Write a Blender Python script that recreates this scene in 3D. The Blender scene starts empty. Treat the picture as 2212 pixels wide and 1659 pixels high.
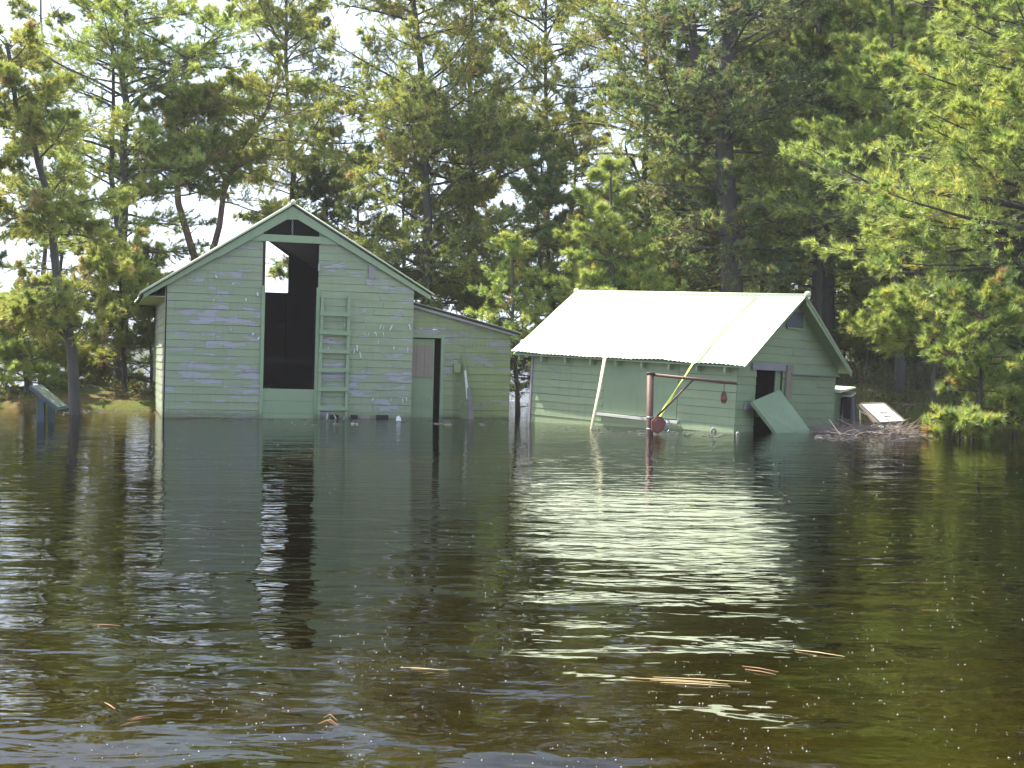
import bpy, math, random
import numpy as np
from mathutils import Matrix, Vector
S = bpy.context.scene
COL = S.collection
# ------------------------------------------------------------------ camera, sky, sun, exposure
FPX, CX, CY, CH, ROLL = 3000.0, 1106.0, 829.5, 0.977, 0.015
PITCH = math.atan(49.5 / FPX)
F = np.array([0, math.cos(PITCH), -math.sin(PITCH)])
R0 = np.array([1.0, 0, 0]); U0 = np.cross(R0, F)
RR = R0 * math.cos(ROLL) + U0 * math.sin(ROLL); UU = U0 * math.cos(ROLL) - R0 * math.sin(ROLL)
CAM = np.array([0, 0, CH])
cam = bpy.data.cameras.new('camera'); camo = bpy.data.objects.new('camera', cam); COL.objects.link(camo)
m = Matrix.Identity(4)
for i in range(3):
    m[i][0] = RR[i]; m[i][1] = UU[i]; m[i][2] = -F[i]; m[i][3] = CAM[i]
camo.matrix_world = m
cam.sensor_width = 36; cam.lens = 36 * FPX / 2212; cam.clip_start = .05; cam.clip_end = 6000
S.camera = camo

SUN = Vector((-0.872, 0.49, 0)).normalized() * math.cos(math.radians(56)); SUN.z = math.sin(math.radians(56))
W = bpy.data.worlds.new('World'); S.world = W; W.use_nodes = True
nt = W.node_tree; nt.nodes.clear()
out = nt.nodes.new('ShaderNodeOutputWorld'); bg = nt.nodes.new('ShaderNodeBackground')
sky = nt.nodes.new('ShaderNodeTexSky'); sky.sky_type = 'NISHITA'; sky.sun_disc = False
sky.sun_elevation = math.radians(56); sky.sun_rotation = math.atan2(SUN.x, SUN.y); sky.dust_density = 2.2; sky.air_density = 1.0; sky.ozone_density = 1.6
tc = nt.nodes.new('ShaderNodeTexCoord'); mp = nt.nodes.new('ShaderNodeMapping'); mp.inputs['Scale'].default_value = (1, 1, 2.6)
ns = nt.nodes.new('ShaderNodeTexNoise'); ns.inputs['Scale'].default_value = 2.6; ns.inputs['Detail'].default_value = 7; ns.inputs['Roughness'].default_value = .55
cr = nt.nodes.new('ShaderNodeValToRGB'); cr.color_ramp.elements[0].position = .44; cr.color_ramp.elements[1].position = .62
mx = nt.nodes.new('ShaderNodeMix'); mx.data_type = 'RGBA'; mx.inputs[7].default_value = (5.9, 6.6, 8.3, 1)
mu = nt.nodes.new('ShaderNodeMath'); mu.operation = 'MULTIPLY'; mu.inputs[1].default_value = .7
nt.links.new(tc.outputs['Generated'], mp.inputs[0]); nt.links.new(mp.outputs[0], ns.inputs['Vector'])
nt.links.new(ns.outputs['Fac'], cr.inputs[0]); nt.links.new(cr.outputs[0], mu.inputs[0])
sx = nt.nodes.new('ShaderNodeSeparateXYZ'); nt.links.new(tc.outputs['Generated'], sx.inputs[0])
hz = nt.nodes.new('ShaderNodeMapRange'); hz.inputs[1].default_value = .42; hz.inputs[2].default_value = .02; hz.inputs[3].default_value = 0; hz.inputs[4].default_value = .8; nt.links.new(sx.outputs[2], hz.inputs[0])
mxx = nt.nodes.new('ShaderNodeMath'); mxx.operation = 'MAXIMUM'; nt.links.new(mu.outputs[0], mxx.inputs[0]); nt.links.new(hz.outputs[0], mxx.inputs[1])
nt.links.new(mxx.outputs[0], mx.inputs[0])
nt.links.new(sky.outputs[0], mx.inputs[6]); nt.links.new(mx.outputs[2], bg.inputs[0]); nt.links.new(bg.outputs[0], out.inputs[0])
bg.inputs[1].default_value = .105
sun = bpy.data.lights.new('sun', 'SUN'); sun.energy = 4.8; sun.angle = math.radians(.5); sun.color = (1, .94, .81)
suno = bpy.data.objects.new('sun', sun); COL.objects.link(suno); suno.rotation_euler = SUN.to_track_quat('Z', 'Y').to_euler()
S.view_settings.view_transform = 'Standard'; S.view_settings.look = 'None'; S.view_settings.gamma = 1
S.view_settings.use_curve_mapping = False; S.view_settings.exposure = 1.58
S.render.engine = 'CYCLES'
S.cycles.max_bounces = 8; S.cycles.diffuse_bounces = 3; S.cycles.glossy_bounces = 3; S.cycles.transparent_max_bounces = 12
S.cycles.transmission_bounces = 4; S.cycles.volume_bounces = 0
S.cycles.caustics_reflective = False; S.cycles.caustics_refractive = False
S.cycles.use_denoising = True
try: S.cycles.sample_clamp_indirect = 6
except Exception: pass

# ------------------------------------------------------------------ helpers
def ray(x, y): return F + RR * (x - CX) / FPX - UU * (y - CY) / FPX
def water_pt(x, y):
    d = ray(x, y); return CAM + d * (-CH / d[2])
def at(x, y, Y):
    d = ray(x, y); return CAM + d * (Y / d[1])
VEIL_DENSITY = .0006
rng = np.random.default_rng(7); random.seed(7)

class MB:
    def __init__(s): s.v = []; s.f = []
    def add(s, vs, fs):
        o = len(s.v); s.v += [tuple(map(float, v)) for v in vs]; s.f += [tuple(i + o for i in f) for f in fs]; return s
    def hexa(s, p):   # p: 8 points, bottom 4 ccw then top 4
        return s.add(p, [(0, 3, 2, 1), (4, 5, 6, 7), (0, 1, 5, 4), (1, 2, 6, 5), (2, 3, 7, 6), (3, 0, 4, 7)])
    def box(s, x0, x1, y0, y1, z0, z1):
        return s.hexa([(x0, y0, z0), (x1, y0, z0), (x1, y1, z0), (x0, y1, z0), (x0, y0, z1), (x1, y0, z1), (x1, y1, z1), (x0, y1, z1)])
    def tube(s, pts, rad, n=8, cap=True):
        pts = [Vector(p) for p in pts]; k = len(pts)
        if not hasattr(rad, '__len__'): rad = [rad] * k
        vs = []; up = None
        for i, p in enumerate(pts):
            d = (pts[min(i + 1, k - 1)] - pts[max(i - 1, 0)]).normalized()
            if up is None: up = Vector((0, 0, 1)) if abs(d.z) < .9 else Vector((1, 0, 0))
            a = d.cross(up).normalized(); b = d.cross(a).normalized(); up = -b
            for j in range(n):
                t = 2 * math.pi * j / n; vs.append(p + (a * math.cos(t) + b * math.sin(t)) * rad[i])
        fs = [(i * n + j, i * n + (j + 1) % n, (i + 1) * n + (j + 1) % n, (i + 1) * n + j) for i in range(k - 1) for j in range(n)]
        if cap: fs += [tuple(range(n))[::-1], tuple(range((k - 1) * n, k * n))]
        return s.add(vs, fs)
    def prism(s, poly, off):   # polygon of 3d points extruded by off
        n = len(poly); off = np.array(off)
        vs = list(poly) + [tuple(np.array(p) + off) for p in poly]
        return s.add(vs, [tuple(range(n))[::-1], tuple(range(n, 2 * n))] + [(i, (i + 1) % n, (i + 1) % n + n, i + n) for i in range(n)])
    def build(s, name, mat, parent=None, smooth=False, bevel=0):
        me = bpy.data.meshes.new(name); me.from_pydata(s.v, [], s.f); me.update()
        me.materials.append(mat)
        if smooth: me.shade_smooth()
        o = bpy.data.objects.new(name, me); COL.objects.link(o)
        if parent: o.parent = parent
        if bevel:
            b = o.modifiers.new('bevel', 'BEVEL'); b.width = bevel; b.segments = 2; b.limit_method = 'ANGLE'
        return o

def tag(o, label=None, cat=None, group=None, kind=None):
    if label: o['label'] = label
    if cat: o['category'] = cat
    if group: o['group'] = group
    if kind: o['kind'] = kind
    return o
def empty(name, mat4, label, cat, group=None):
    o = bpy.data.objects.new(name, None); COL.objects.link(o); o.matrix_world = mat4; o.empty_display_size = .2
    return tag(o, label, cat, group)

# ------------------------------------------------------------------ materials
def mat(name):
    m = bpy.data.materials.new(name); m.use_nodes = True; t = m.node_tree; t.nodes.clear()
    o = t.nodes.new('ShaderNodeOutputMaterial'); return m, t, o
class NT:
    def __init__(s, t): s.t = t
    def n(s, ty, **k):
        x = s.t.nodes.new(ty)
        for a, b in k.items():
            if a.startswith('i_'):
                x.inputs[a[2:].replace('_', ' ')].default_value = b
            else: setattr(x, a, b)
        return x
    def l(s, a, b): s.t.links.new(a, b)
    def mixc(s, fac, a, b):
        x = s.n('ShaderNodeMix', data_type='RGBA')
        for i, v in ((0, fac), (6, a), (7, b)):
            if isinstance(v, (int, float)): x.inputs[i].default_value = v
            elif isinstance(v, tuple): x.inputs[i].default_value = (*v, 1)[:4]
            else: s.l(v, x.inputs[i])
        return x.outputs[2]
    def noise(s, vec, scale, detail=4, rough=.55, dist=0):
        x = s.n('ShaderNodeTexNoise'); x.inputs['Scale'].default_value = scale; x.inputs['Detail'].default_value = detail
        x.inputs['Roughness'].default_value = rough; x.inputs['Distortion'].default_value = dist
        if vec is not None: s.l(vec, x.inputs['Vector'])
        return x.outputs['Fac']
    def mapping(s, vec, scale=(1, 1, 1), loc=None, rot=None):
        x = s.n('ShaderNodeMapping'); x.inputs['Scale'].default_value = scale; s.l(vec, x.inputs[0])
        if loc is not None: s.l(loc, x.inputs['Location'])
        if rot is not None: x.inputs['Rotation'].default_value = rot
        return x.outputs[0]
    def ramp(s, fac, a, b, interp='LINEAR'):
        x = s.n('ShaderNodeMapRange'); x.inputs[1].default_value = a; x.inputs[2].default_value = b; x.clamp = True
        s.l(fac, x.inputs[0]); return x.outputs[0]
    def math(s, op, a, b=0.0):
        x = s.n('ShaderNodeMath', operation=op)
        for i, v in ((0, a), (1, b)):
            if isinstance(v, (int, float)): x.inputs[i].default_value = v
            else: s.l(v, x.inputs[i])
        return x.outputs[0]
    def coord(s): return s.n('ShaderNodeTexCoord').outputs['Object']
    def jitter(s):
        oi = s.n('ShaderNodeObjectInfo'); v = s.n('ShaderNodeVectorMath', operation='SCALE'); v.inputs[0].default_value = (7, 3, 5)
        s.l(oi.outputs['Random'], v.inputs['Scale']); return v.outputs[0], oi.outputs['Random']
    def bsdf(s, o, col, rough=.7, height=None, hd=.003, metal=0, spec=.5):
        b = s.n('ShaderNodeBsdfPrincipled'); b.inputs['Metallic'].default_value = metal
        if isinstance(col, tuple): b.inputs['Base Color'].default_value = (*col, 1)
        else: s.l(col, b.inputs['Base Color'])
        if isinstance(rough, (int, float)): b.inputs['Roughness'].default_value = rough
        else: s.l(rough, b.inputs['Roughness'])
        b.inputs['Specular IOR Level'].default_value = spec
        if height is not None:
            bp = s.n('ShaderNodeBump'); bp.inputs['Distance'].default_value = hd; bp.inputs['Strength'].default_value = 1
            s.l(height, bp.inputs['Height']); s.l(bp.outputs[0], b.inputs['Normal'])
        s.l(b.outputs[0], o.inputs['Surface']); return b

def painted(name, base, peel=(.36, .35, .40), amount=.62, axis=(1.7, 1.7, 9), var=.3, damp=True):
    m, t, o = mat(name); N = NT(t); c = N.coord(); j, r = N.jitter()
    p1 = N.mapping(c, axis, loc=j)
    pn = N.noise(p1, 1.0, 6, .62, .4)
    fine = N.noise(N.mapping(c, (6, 6, 30), loc=j), 1.5, 4, .6)
    big = N.noise(c, .8, 2)
    th = N.math('ADD', N.math('ADD', pn, N.math('MULTIPLY', fine, .22)), N.math('MULTIPLY', big, .35))
    mask = N.ramp(th, amount + .22, amount + .245)
    dark = tuple(x * (1 - var) for x in base); lite = tuple(min(1, x * (1 + var * .8)) for x in base)
    g = N.mixc(N.noise(N.mapping(c, (.7, .7, 3), loc=j), 2.2, 5, .6), dark, lite)
    g = N.mixc(N.math('MULTIPLY', r, .35), g, (base[0] * .8, base[1] * .86, base[2] * .9))
    grain = N.noise(N.mapping(c, (1.5, 1.5, 40), loc=j), 3, 5, .7)
    wood = N.mixc(grain, tuple(x * .55 for x in peel), tuple(min(1, x * 1.25) for x in peel))
    col = N.mixc(mask, g, wood)
    # grime streaks, mostly vertical
    st = N.noise(N.mapping(c, (14, 14, 1.2)), 1.3, 4, .6)
    col = N.mixc(N.math('MULTIPLY', N.ramp(st, .55, .8), .35), col, (base[0] * .5, base[1] * .5, base[2] * .42))
    sz_ = N.n('ShaderNodeSeparateXYZ'); N.l(c, sz_.inputs[0]); wv = N.math('ADD', sz_.outputs[2], N.math('MULTIPLY', N.noise(N.mapping(c, (1.5, 1.5, 3)), 2.5, 5, .65), -.14))
    if damp: col = N.mixc(N.math('MULTIPLY', N.ramp(wv, .06, -.02), .62), col, (base[0] * .33, base[1] * .33, base[2] * .25))
    if damp: col = N.mixc(N.math('MULTIPLY', N.math('MULTIPLY', N.ramp(wv, -.035, -.05), N.ramp(wv, -.085, -.06)), .6), col, (.30, .24, .13))
    h = N.math('ADD', N.math('MULTIPLY', mask, -.8), N.math('MULTIPLY', grain, .5))
    N.bsdf(o, col, .62, h, .004); return m
def wood(name, a, b, axis=(2, 2, 30), rough=.85):
    m, t, o = mat(name); N = NT(t); c = N.coord(); j, r = N.jitter()
    g = N.noise(N.mapping(c, axis, loc=j), 1.6, 6, .65, .3); k = N.noise(c, 3, 3)
    col = N.mixc(g, a, b); col = N.mixc(N.math('MULTIPLY', k, .5), col, tuple(x * .6 for x in a))
    N.bsdf(o, col, rough, g, .004); return m
def plain(name, a, b, scale=6, rough=.6, metal=0, hd=.002, spec=.5):
    m, t, o = mat(name); N = NT(t); c = N.coord()
    g = N.noise(c, scale, 5, .6); N.bsdf(o, N.mixc(g, a, b), rough, g, hd, metal, spec); return m

GREEN = (.275, .33, .195)
M_BARN = painted('faded_green_paint', GREEN, peel=(.38, .375, .40), amount=.61)
M_LEAN = painted('olive_green_paint', (.25, .30, .145), peel=(.33, .32, .32), amount=.62)
M_SHED = painted('shed_green_paint', (.26, .328, .185), peel=(.30, .31, .33), amount=.76, var=.22, damp=False)
M_TRIM = painted('green_trim_paint', (.262, .348, .205), amount=.93, var=.15)
M_PANEL = painted('flat_green_panel_paint', (.25, .325, .19), peel=(.3, .33, .36), amount=.88, axis=(1.5, 1.5, 3), var=.18, damp=False)
M_FALLEN = painted('fallen_door_paint', (.265, .345, .215), peel=(.3, .33, .36), amount=.84, axis=(1.5, 1.5, 3), var=.14, damp=False)
M_ROOF = plain('pale_green_roof_metal', (.50, .58, .38), (.76, .82, .64), 1.7, .45, 0, .001)
M_GREY = wood('weathered_grey_wood', (.22, .22, .24), (.42, .40, .41))
M_PLY = wood('bare_brown_wood', (.24, .20, .155), (.40, .35, .29), axis=(16, 16, 1.2))
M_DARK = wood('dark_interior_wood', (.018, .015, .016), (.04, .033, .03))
M_FLAKE = plain('curled_paint_flake', (.42, .50, .42), (.62, .66, .62), 20, .6)
M_SPECK = plain('pollen_film', (.45, .45, .40), (.65, .65, .6), 20, .6)
M_SILL = wood('whitish_sill_wood', (.50, .50, .46), (.78, .77, .72), axis=(3, 3, 30))
M_RUST = plain('rusty_red_steel', (.075, .036, .03), (.16, .085, .07), 14, .6, .25)
M_RUSTR = plain('rust_red_casting', (.12, .04, .03), (.20, .08, .055), 10, .7)
M_STEEL = plain('grey_worn_steel', (.20, .24, .23), (.38, .42, .40), 20, .45, .5)
M_STRAPY = plain('yellow_green_webbing', (.50, .62, .08), (.62, .72, .14), 30, .7)
M_STRAPP = plain('pale_yellow_lath', (.50, .47, .27), (.62, .60, .38), 12, .6)
M_TAR = plain('black_tarred_wood', (.012, .012, .014), (.05, .045, .045), 8, .6, 0, .01)
M_SIGNW = plain('white_sign_face', (.72, .74, .66), (.80, .82, .74), 8, .35)
M_SIGNF = plain('brown_sign_frame', (.10, .085, .075), (.20, .17, .15), 10, .6)
M_INK = plain('black_sign_ink', (.02, .02, .05), (.04, .04, .08), 10, .5)
M_SLATE = plain('dark_slate_sign_post', (.028, .045, .06), (.045, .065, .08), 5, .5)
M_WHITE = plain('white_foam', (.7, .7, .74), (.85, .85, .85), 10, .5)
M_OLDGREY = wood('old_split_grey_wood', (.12, .11, .105), (.27, .25, .24))
M_STRAW = plain('tan_straw', (.50, .36, .16), (.72, .56, .30), 20, .7)
M_RSTRAW = plain('russet_dry_needles', (.30, .15, .08), (.46, .27, .15), 20, .7)

def tarp_face():
    m, t, o = mat('printed_landscape_panel'); N = NT(t); c = N.coord()
    n = N.noise(N.mapping(c, (5, 9, 9)), 2.0, 3); r = N.n('ShaderNodeValToRGB'); N.l(n, r.inputs[0])
    e = r.color_ramp.elements; e[0].position = .35; e[0].color = (.03, .08, .06, 1); e[1].position = .65; e[1].color = (.16, .30, .24, 1)
    x = r.color_ramp.elements.new(.5); x.color = (.09, .07, .05, 1)
    N.bsdf(o, r.outputs[0], .3); return m
M_PRINT = tarp_face()

def bark(name, a, b):
    m, t, o = mat(name); N = NT(t); c = N.coord()
    g = N.noise(N.mapping(c, (9, 9, 2.2)), 2.2, 6, .7, .5); k = N.noise(c, 1.3, 3)
    col = N.mixc(g, a, b); col = N.mixc(N.math('MULTIPLY', k, .4), col, (.09, .10, .07))
    N.bsdf(o, col, .9, g, .03); return m
M_BARKD = bark('dark_pine_bark', (.035, .03, .028), (.12, .105, .10))
M_BARKO = bark('orange_pine_bark', (.10, .06, .045), (.27, .16, .11))
M_TWIG = plain('grey_brown_twig', (.075, .06, .05), (.20, .165, .14), 9, .9)
M_DEAD = plain('dead_silver_twig', (.19, .15, .13), (.34, .28, .24), 9, .9)

def needle_mat(name):
    m, t, o = mat(name); N = NT(t)
    at_ = N.n('ShaderNodeAttribute', attribute_name='tint')
    d = N.n('ShaderNodeBsdfDiffuse'); tr = N.n('ShaderNodeBsdfTranslucent'); gl = N.n('ShaderNodeBsdfGlossy'); gl.inputs['Roughness'].default_value = .45
    gl.inputs['Color'].default_value = (.9, .95, .85, 1)
    N.l(at_.outputs['Color'], d.inputs[0]); vm = N.n('ShaderNodeVectorMath', operation='MULTIPLY'); vm.inputs[1].default_value = (1.45, 1.4, .9); N.l(at_.outputs['Color'], vm.inputs[0]); N.l(vm.outputs[0], tr.inputs[0])
    a = N.n('ShaderNodeMixShader'); a.inputs[0].default_value = .5; N.l(d.outputs[0], a.inputs[1]); N.l(tr.outputs[0], a.inputs[2])
    b = N.n('ShaderNodeMixShader'); b.inputs[0].default_value = .05; N.l(a.outputs[0], b.inputs[1]); N.l(gl.outputs[0], b.inputs[2])
    N.l(b.outputs[0], o.inputs['Surface']); return m
M_NEEDLE = needle_mat('pine_needles')

# ------------------------------------------------------------------ ground
def sstep(a, b, x):
    t = np.clip((x - a) / (b - a), 0, 1); return t * t * (3 - 2 * t)
def ground_z(x, y):
    x = np.asarray(x, float); y = np.asarray(y, float)
    wob = .07 * np.sin(x * 1.7 + y * .6) + .05 * np.sin(x * 3.9 - y * 2.1) + .04 * np.sin(y * 5.3 + x * .7)
    deep = -.95 - .25 * sstep(2, 9, y) + .72 * sstep(15, 21.5, y)
    left = sstep(-3.6, -5.2, x) * sstep(23.4, 26.0, y)
    right = sstep(5.0, 6.6, x) * sstep(23.2, 27.0, y + .25 * (x - 7))
    z = deep + (left * .79) + right * 1.05
    lake = sstep(27.8, 30.5, y) * sstep(6.5, 3.0, x - .12 * (y - 30))
    z = z - lake * 2.2
    far = sstep(230, 260, y)
    return z + wob * (1 - far) * .7 + far * 7 * sstep(230, 400, y) * (1 + .3 * np.sin(x * .02) + .2 * np.sin(x * .06 + 1)) 
def grid_mesh(name, xs, ys, zf, m):
    X, Y = np.meshgrid(xs, ys); Z = zf(X, Y); v = np.stack([X, Y, Z], -1).reshape(-1, 3)
    nx, ny = len(xs), len(ys); i = np.arange(ny - 1)[:, None] * nx + np.arange(nx - 1)[None]
    f = np.stack([i, i + 1, i + nx + 1, i + nx], -1).reshape(-1, 4)
    me = bpy.data.meshes.new(name); me.vertices.add(len(v)); me.vertices.foreach_set('co', v.astype(np.float32).ravel())
    me.loops.add(f.size); me.polygons.add(len(f)); me.loops.foreach_set('vertex_index', f.astype(np.int32).ravel())
    me.polygons.foreach_set('loop_start', np.arange(0, f.size, 4, dtype=np.int32)); me.update(calc_edges=True); me.validate()
    me.materials.append(m); me.shade_smooth(); o = bpy.data.objects.new(name, me); COL.objects.link(o); return o
def ground_mat():
    m, t, o = mat('needle_litter_and_mud'); N = NT(t); c = N.coord()
    a = N.noise(c, .55, 5, .6); b = N.noise(c, 5, 6, .65); e = N.noise(c, 40, 3, .6)
    col = N.mixc(N.ramp(b, .35, .7), (.075, .055, .022), (.17, .12, .05))
    col = N.mixc(N.ramp(a, .48, .62), col, (.10, .105, .03))
    col = N.mixc(N.ramp(e, .6, .75), col, (.20, .14, .07))
    sep = N.n('ShaderNodeSeparateXYZ'); N.l(c, sep.inputs[0])
    # grass and moss only above the old water line, silty sand below it near the sheds
    sand = N.math('MULTIPLY', N.ramp(sep.outputs[2], -.55, -.3), N.ramp(sep.outputs[2], .0, -.05))
    col = N.mixc(N.math('MULTIPLY', sand, .6), col, (.40, .25, .08))
    moss = N.math('MULTIPLY', N.ramp(sep.outputs[2], .0, .06), N.ramp(N.noise(c, 1.4, 4), .42, .6))
    col = N.mixc(moss, col, (.085, .11, .025))
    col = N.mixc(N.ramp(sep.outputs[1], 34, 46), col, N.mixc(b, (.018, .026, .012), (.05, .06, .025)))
    N.bsdf(o, col, .95, b, .05, 0, .08); return m
M_GROUND = ground_mat()
xs = np.concatenate([-np.geomspace(300, 22, 22), np.linspace(-21, 22, 130), np.geomspace(23, 300, 22)])
ys = np.concatenate([np.linspace(-30, -2, 10), np.linspace(-1, 18, 50), np.linspace(18.1, 40, 190), np.geomspace(41, 420, 40)])
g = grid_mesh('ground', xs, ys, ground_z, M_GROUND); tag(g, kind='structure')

# ------------------------------------------------------------------ water: one closed body, clear tannin-brown, rippled
def water_mat():
    m, t, o = mat('tannin_brown_flood_water'); N = NT(t); c = N.coord()
    sep = N.n('ShaderNodeSeparateXYZ'); N.l(c, sep.inputs[0]); Y = sep.outputs[1]
    w1 = N.noise(N.mapping(c, (.42, 1, 1), rot=(0, 0, .12)), 6.2, 2.6, .45, .5)
    w2 = N.noise(N.mapping(c, (.6, 1, 1), rot=(0, 0, -.2)), 1.25, 1.5, .4, .3)
    w3 = N.noise(N.mapping(c, (.6, 1, 1), rot=(0, 0, .4)), 15, 2, .5, .2)
    w4 = N.noise(N.mapping(c, (.7, 1, 1), rot=(0, 0, .3)), 2.2, 3, .62, .6)
    patch = N.ramp(N.noise(N.mapping(c, (.5, 1, 1)), .45, 2), .42, .6)
    near = N.ramp(Y, 7.6, 3.9)
    band = N.math('MULTIPLY', N.ramp(Y, 15.5, 17.2), N.ramp(Y, 24, 22))
    lake = N.ramp(Y, 27, 32)
    h = N.math('MULTIPLY', w1, N.math('ADD', .0062, N.math('MULTIPLY', patch, .0028)))
    h = N.math('ADD', h, N.math('MULTIPLY', w2, N.math('ADD', .010, N.math('MULTIPLY', near, .062))))
    h = N.math('ADD', h, N.math('MULTIPLY', w3, N.math('ADD', N.math('ADD', .0003, N.math('MULTIPLY', patch, .0006)), N.math('MULTIPLY', band, .0026))))
    h = N.math('ADD', h, N.math('MULTIPLY', w4, N.math('ADD', N.math('MULTIPLY', lake, .06), N.math('MULTIPLY', near, .012))))
    bp = N.n('ShaderNodeBump'); bp.inputs['Distance'].default_value = 1; bp.inputs['Strength'].default_value = 1; N.l(h, bp.inputs['Height'])
    fr = N.n('ShaderNodeFresnel'); fr.inputs['IOR'].default_value = 1.34; N.l(bp.outputs[0], fr.inputs['Normal'])
    gl = N.n('ShaderNodeBsdfGlossy'); gl.inputs['Roughness'].default_value = .025; N.l(bp.outputs[0], gl.inputs['Normal'])
    tr = N.n('ShaderNodeBsdfTransparent'); tr.inputs[0].default_value = (.93, .93, .9, 1)
    mx = N.n('ShaderNodeMixShader'); N.l(fr.outputs[0], mx.inputs[0]); N.l(tr.outputs[0], mx.inputs[1]); N.l(gl.outputs[0], mx.inputs[2])
    N.l(mx.outputs[0], o.inputs['Surface'])
    va = N.n('ShaderNodeVolumeAbsorption'); va.inputs['Color'].default_value = (.64, .64, .26, 1); va.inputs['Density'].default_value = .92
    N.l(va.outputs[0], o.inputs['Volume']); return m
M_WATER = water_mat()
wm = MB().box(-295, 295, -28, 415, -4.5, 0).build('water', M_WATER); tag(wm, kind='structure')

# added scattering volume, put in to lift the blacks like lens glare
mh, th_, oh = mat('added_glare_veil'); pv = th_.nodes.new('ShaderNodeVolumePrincipled'); pv.inputs['Color'].default_value = (.96, .97, 1, 1); pv.inputs['Density'].default_value = VEIL_DENSITY; pv.inputs['Anisotropy'].default_value = .1
th_.links.new(pv.outputs[0], oh.inputs['Volume'])
hb = MB().box(-310, 310, -40, 430, -6, 15.5).build('glare_veil', mh); tag(hb, kind='stuff')

# ------------------------------------------------------------------ frames
class Frame:
    def __init__(s, O, M): s.O = np.array(O, float); s.M = np.array(M, float)
    def mat4(s):
        a = Matrix.Identity(4)
        for i in range(3):
            for j in range(3): a[i][j] = s.M[i, j]
            a[i][3] = s.O[i]
        return a
    def hit(s, px, py, axis, val):   # local coordinates where the sight line meets the local plane axis = val
        o = s.M.T @ (CAM - s.O); d = s.M.T @ ray(px, py); return o + d * (val - o[axis]) / d[axis]
def rotm(yaw, a, b):
    cz, sz, ca, sa, cb, sb = math.cos(yaw), math.sin(yaw), math.cos(a), math.sin(a), math.cos(b), math.sin(b)
    return np.array([[cz, -sz, 0], [sz, cz, 0], [0, 0, 1]]) @ np.array([[1, 0, 0], [0, ca, -sa], [0, sa, ca]]) @ np.array([[cb, 0, sb], [0, 1, 0], [-sb, 0, cb]])

def siding(poly, y0, zs, mt, parent, axis='x', out=-1, joints=(), lap=.012, holes=(), jit=.004, seed=1, far=None):
    """clapboards: poly is an outline (list of (u, z)); one plank per course and run, lower edge proud.
       holes: (u0, u1, z0, z1) openings; joints: (course index, u) butt joints"""
    rd = random.Random(seed)
    def span(z):
        xs_ = []
        for i in range(len(poly)):
            (a, za), (b, zb) = poly[i], poly[(i + 1) % len(poly)]
            if (za - z) * (zb - z) <= 0 and za != zb: xs_.append(a + (b - a) * (z - za) / (zb - za))
        return (min(xs_), max(xs_)) if len(xs_) >= 2 else None
    for k in range(len(zs) - 1):
        z0, z1 = zs[k] + .0015, zs[k + 1] - .0015
        s0, s1 = span(z0 + 1e-4), span(z1 - 1e-4)
        if s0 is None: continue
        if s1 is None:
            mid = (s0[0] + s0[1]) / 2; s1 = (mid - .01, mid + .01)
        runs = [(s0, s1)]
        zc = (z0 + z1) / 2
        cuts = []
        for (u0, u1, h0, h1) in holes:
            if h0 < zc < h1: cuts.append((u0, u1))
        segs = []
        lo0, hi0 = s0; lo1, hi1 = s1
        cuts.sort(); cl0, cl1 = lo0, lo1
        for (u0, u1) in cuts:
            if u0 > cl0: segs.append((cl0, u0, cl1, u0))
            cl0 = cl1 = u1
        if hi0 > cl0 + .01: segs.append((cl0, hi0, cl1, max(hi1, cl1 + .005)))
        for (a0, b0, a1, b1) in segs:
            js = [u for (kk, u) in joints if kk == k and a0 + .15 < u < b0 - .15]
            if not js and b0 - a0 > 1.1 and rd.random() < .45: js = [a0 + (b0 - a0) * rd.uniform(.25, .75)]
            ed0 = [a0] + js + [b0]; ed1 = [a1] + js + [b1]
            for q in range(len(ed0) - 1):
                g0 = .0015 if q else 0; sag0, sag1 = rd.uniform(-jit, jit), rd.uniform(-jit, jit)
                L0, R0_, L1, R1_ = ed0[q] + g0, ed0[q + 1] - g0 * 0 - (.0015 if q < len(ed0) - 2 else 0), ed1[q] + g0, ed1[q + 1]
                pr = lap * rd.uniform(.7, 1.25); tp = .004
                nseg = max(1, int((R0_ - L0) / .5)); vs = []; fs = []
                for i in range(nseg + 1):
                    t = i / nseg; u0 = L0 + (R0_ - L0) * t; u1 = L1 + (R1_ - L1) * t; w = rd.uniform(-.0015, .0015); e = sag0 + (sag1 - sag0) * t
                    for (u, z, y) in ((u0, z0 + e * .5 + w, y0), (u0, z0 + e * .5 + w, y0 + out * (pr + w)), (u1, z1 + e * .3, y0 + out * tp), (u1, z1 + e * .3, y0)):
                        vs.append((u, y, z) if axis == 'x' else (y, u, z))
                for i in range(nseg):
                    for j in range(4): fs.append((i * 4 + j, i * 4 + (j + 1) % 4, (i + 1) * 4 + (j + 1) % 4, (i + 1) * 4 + j))
                fs += [(3, 2, 1, 0), tuple(nseg * 4 + j for j in range(4))]
                mt_ = mt(rd) if callable(mt) else mt
                MB().add(vs, fs).build('plank', mt_, parent)

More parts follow.
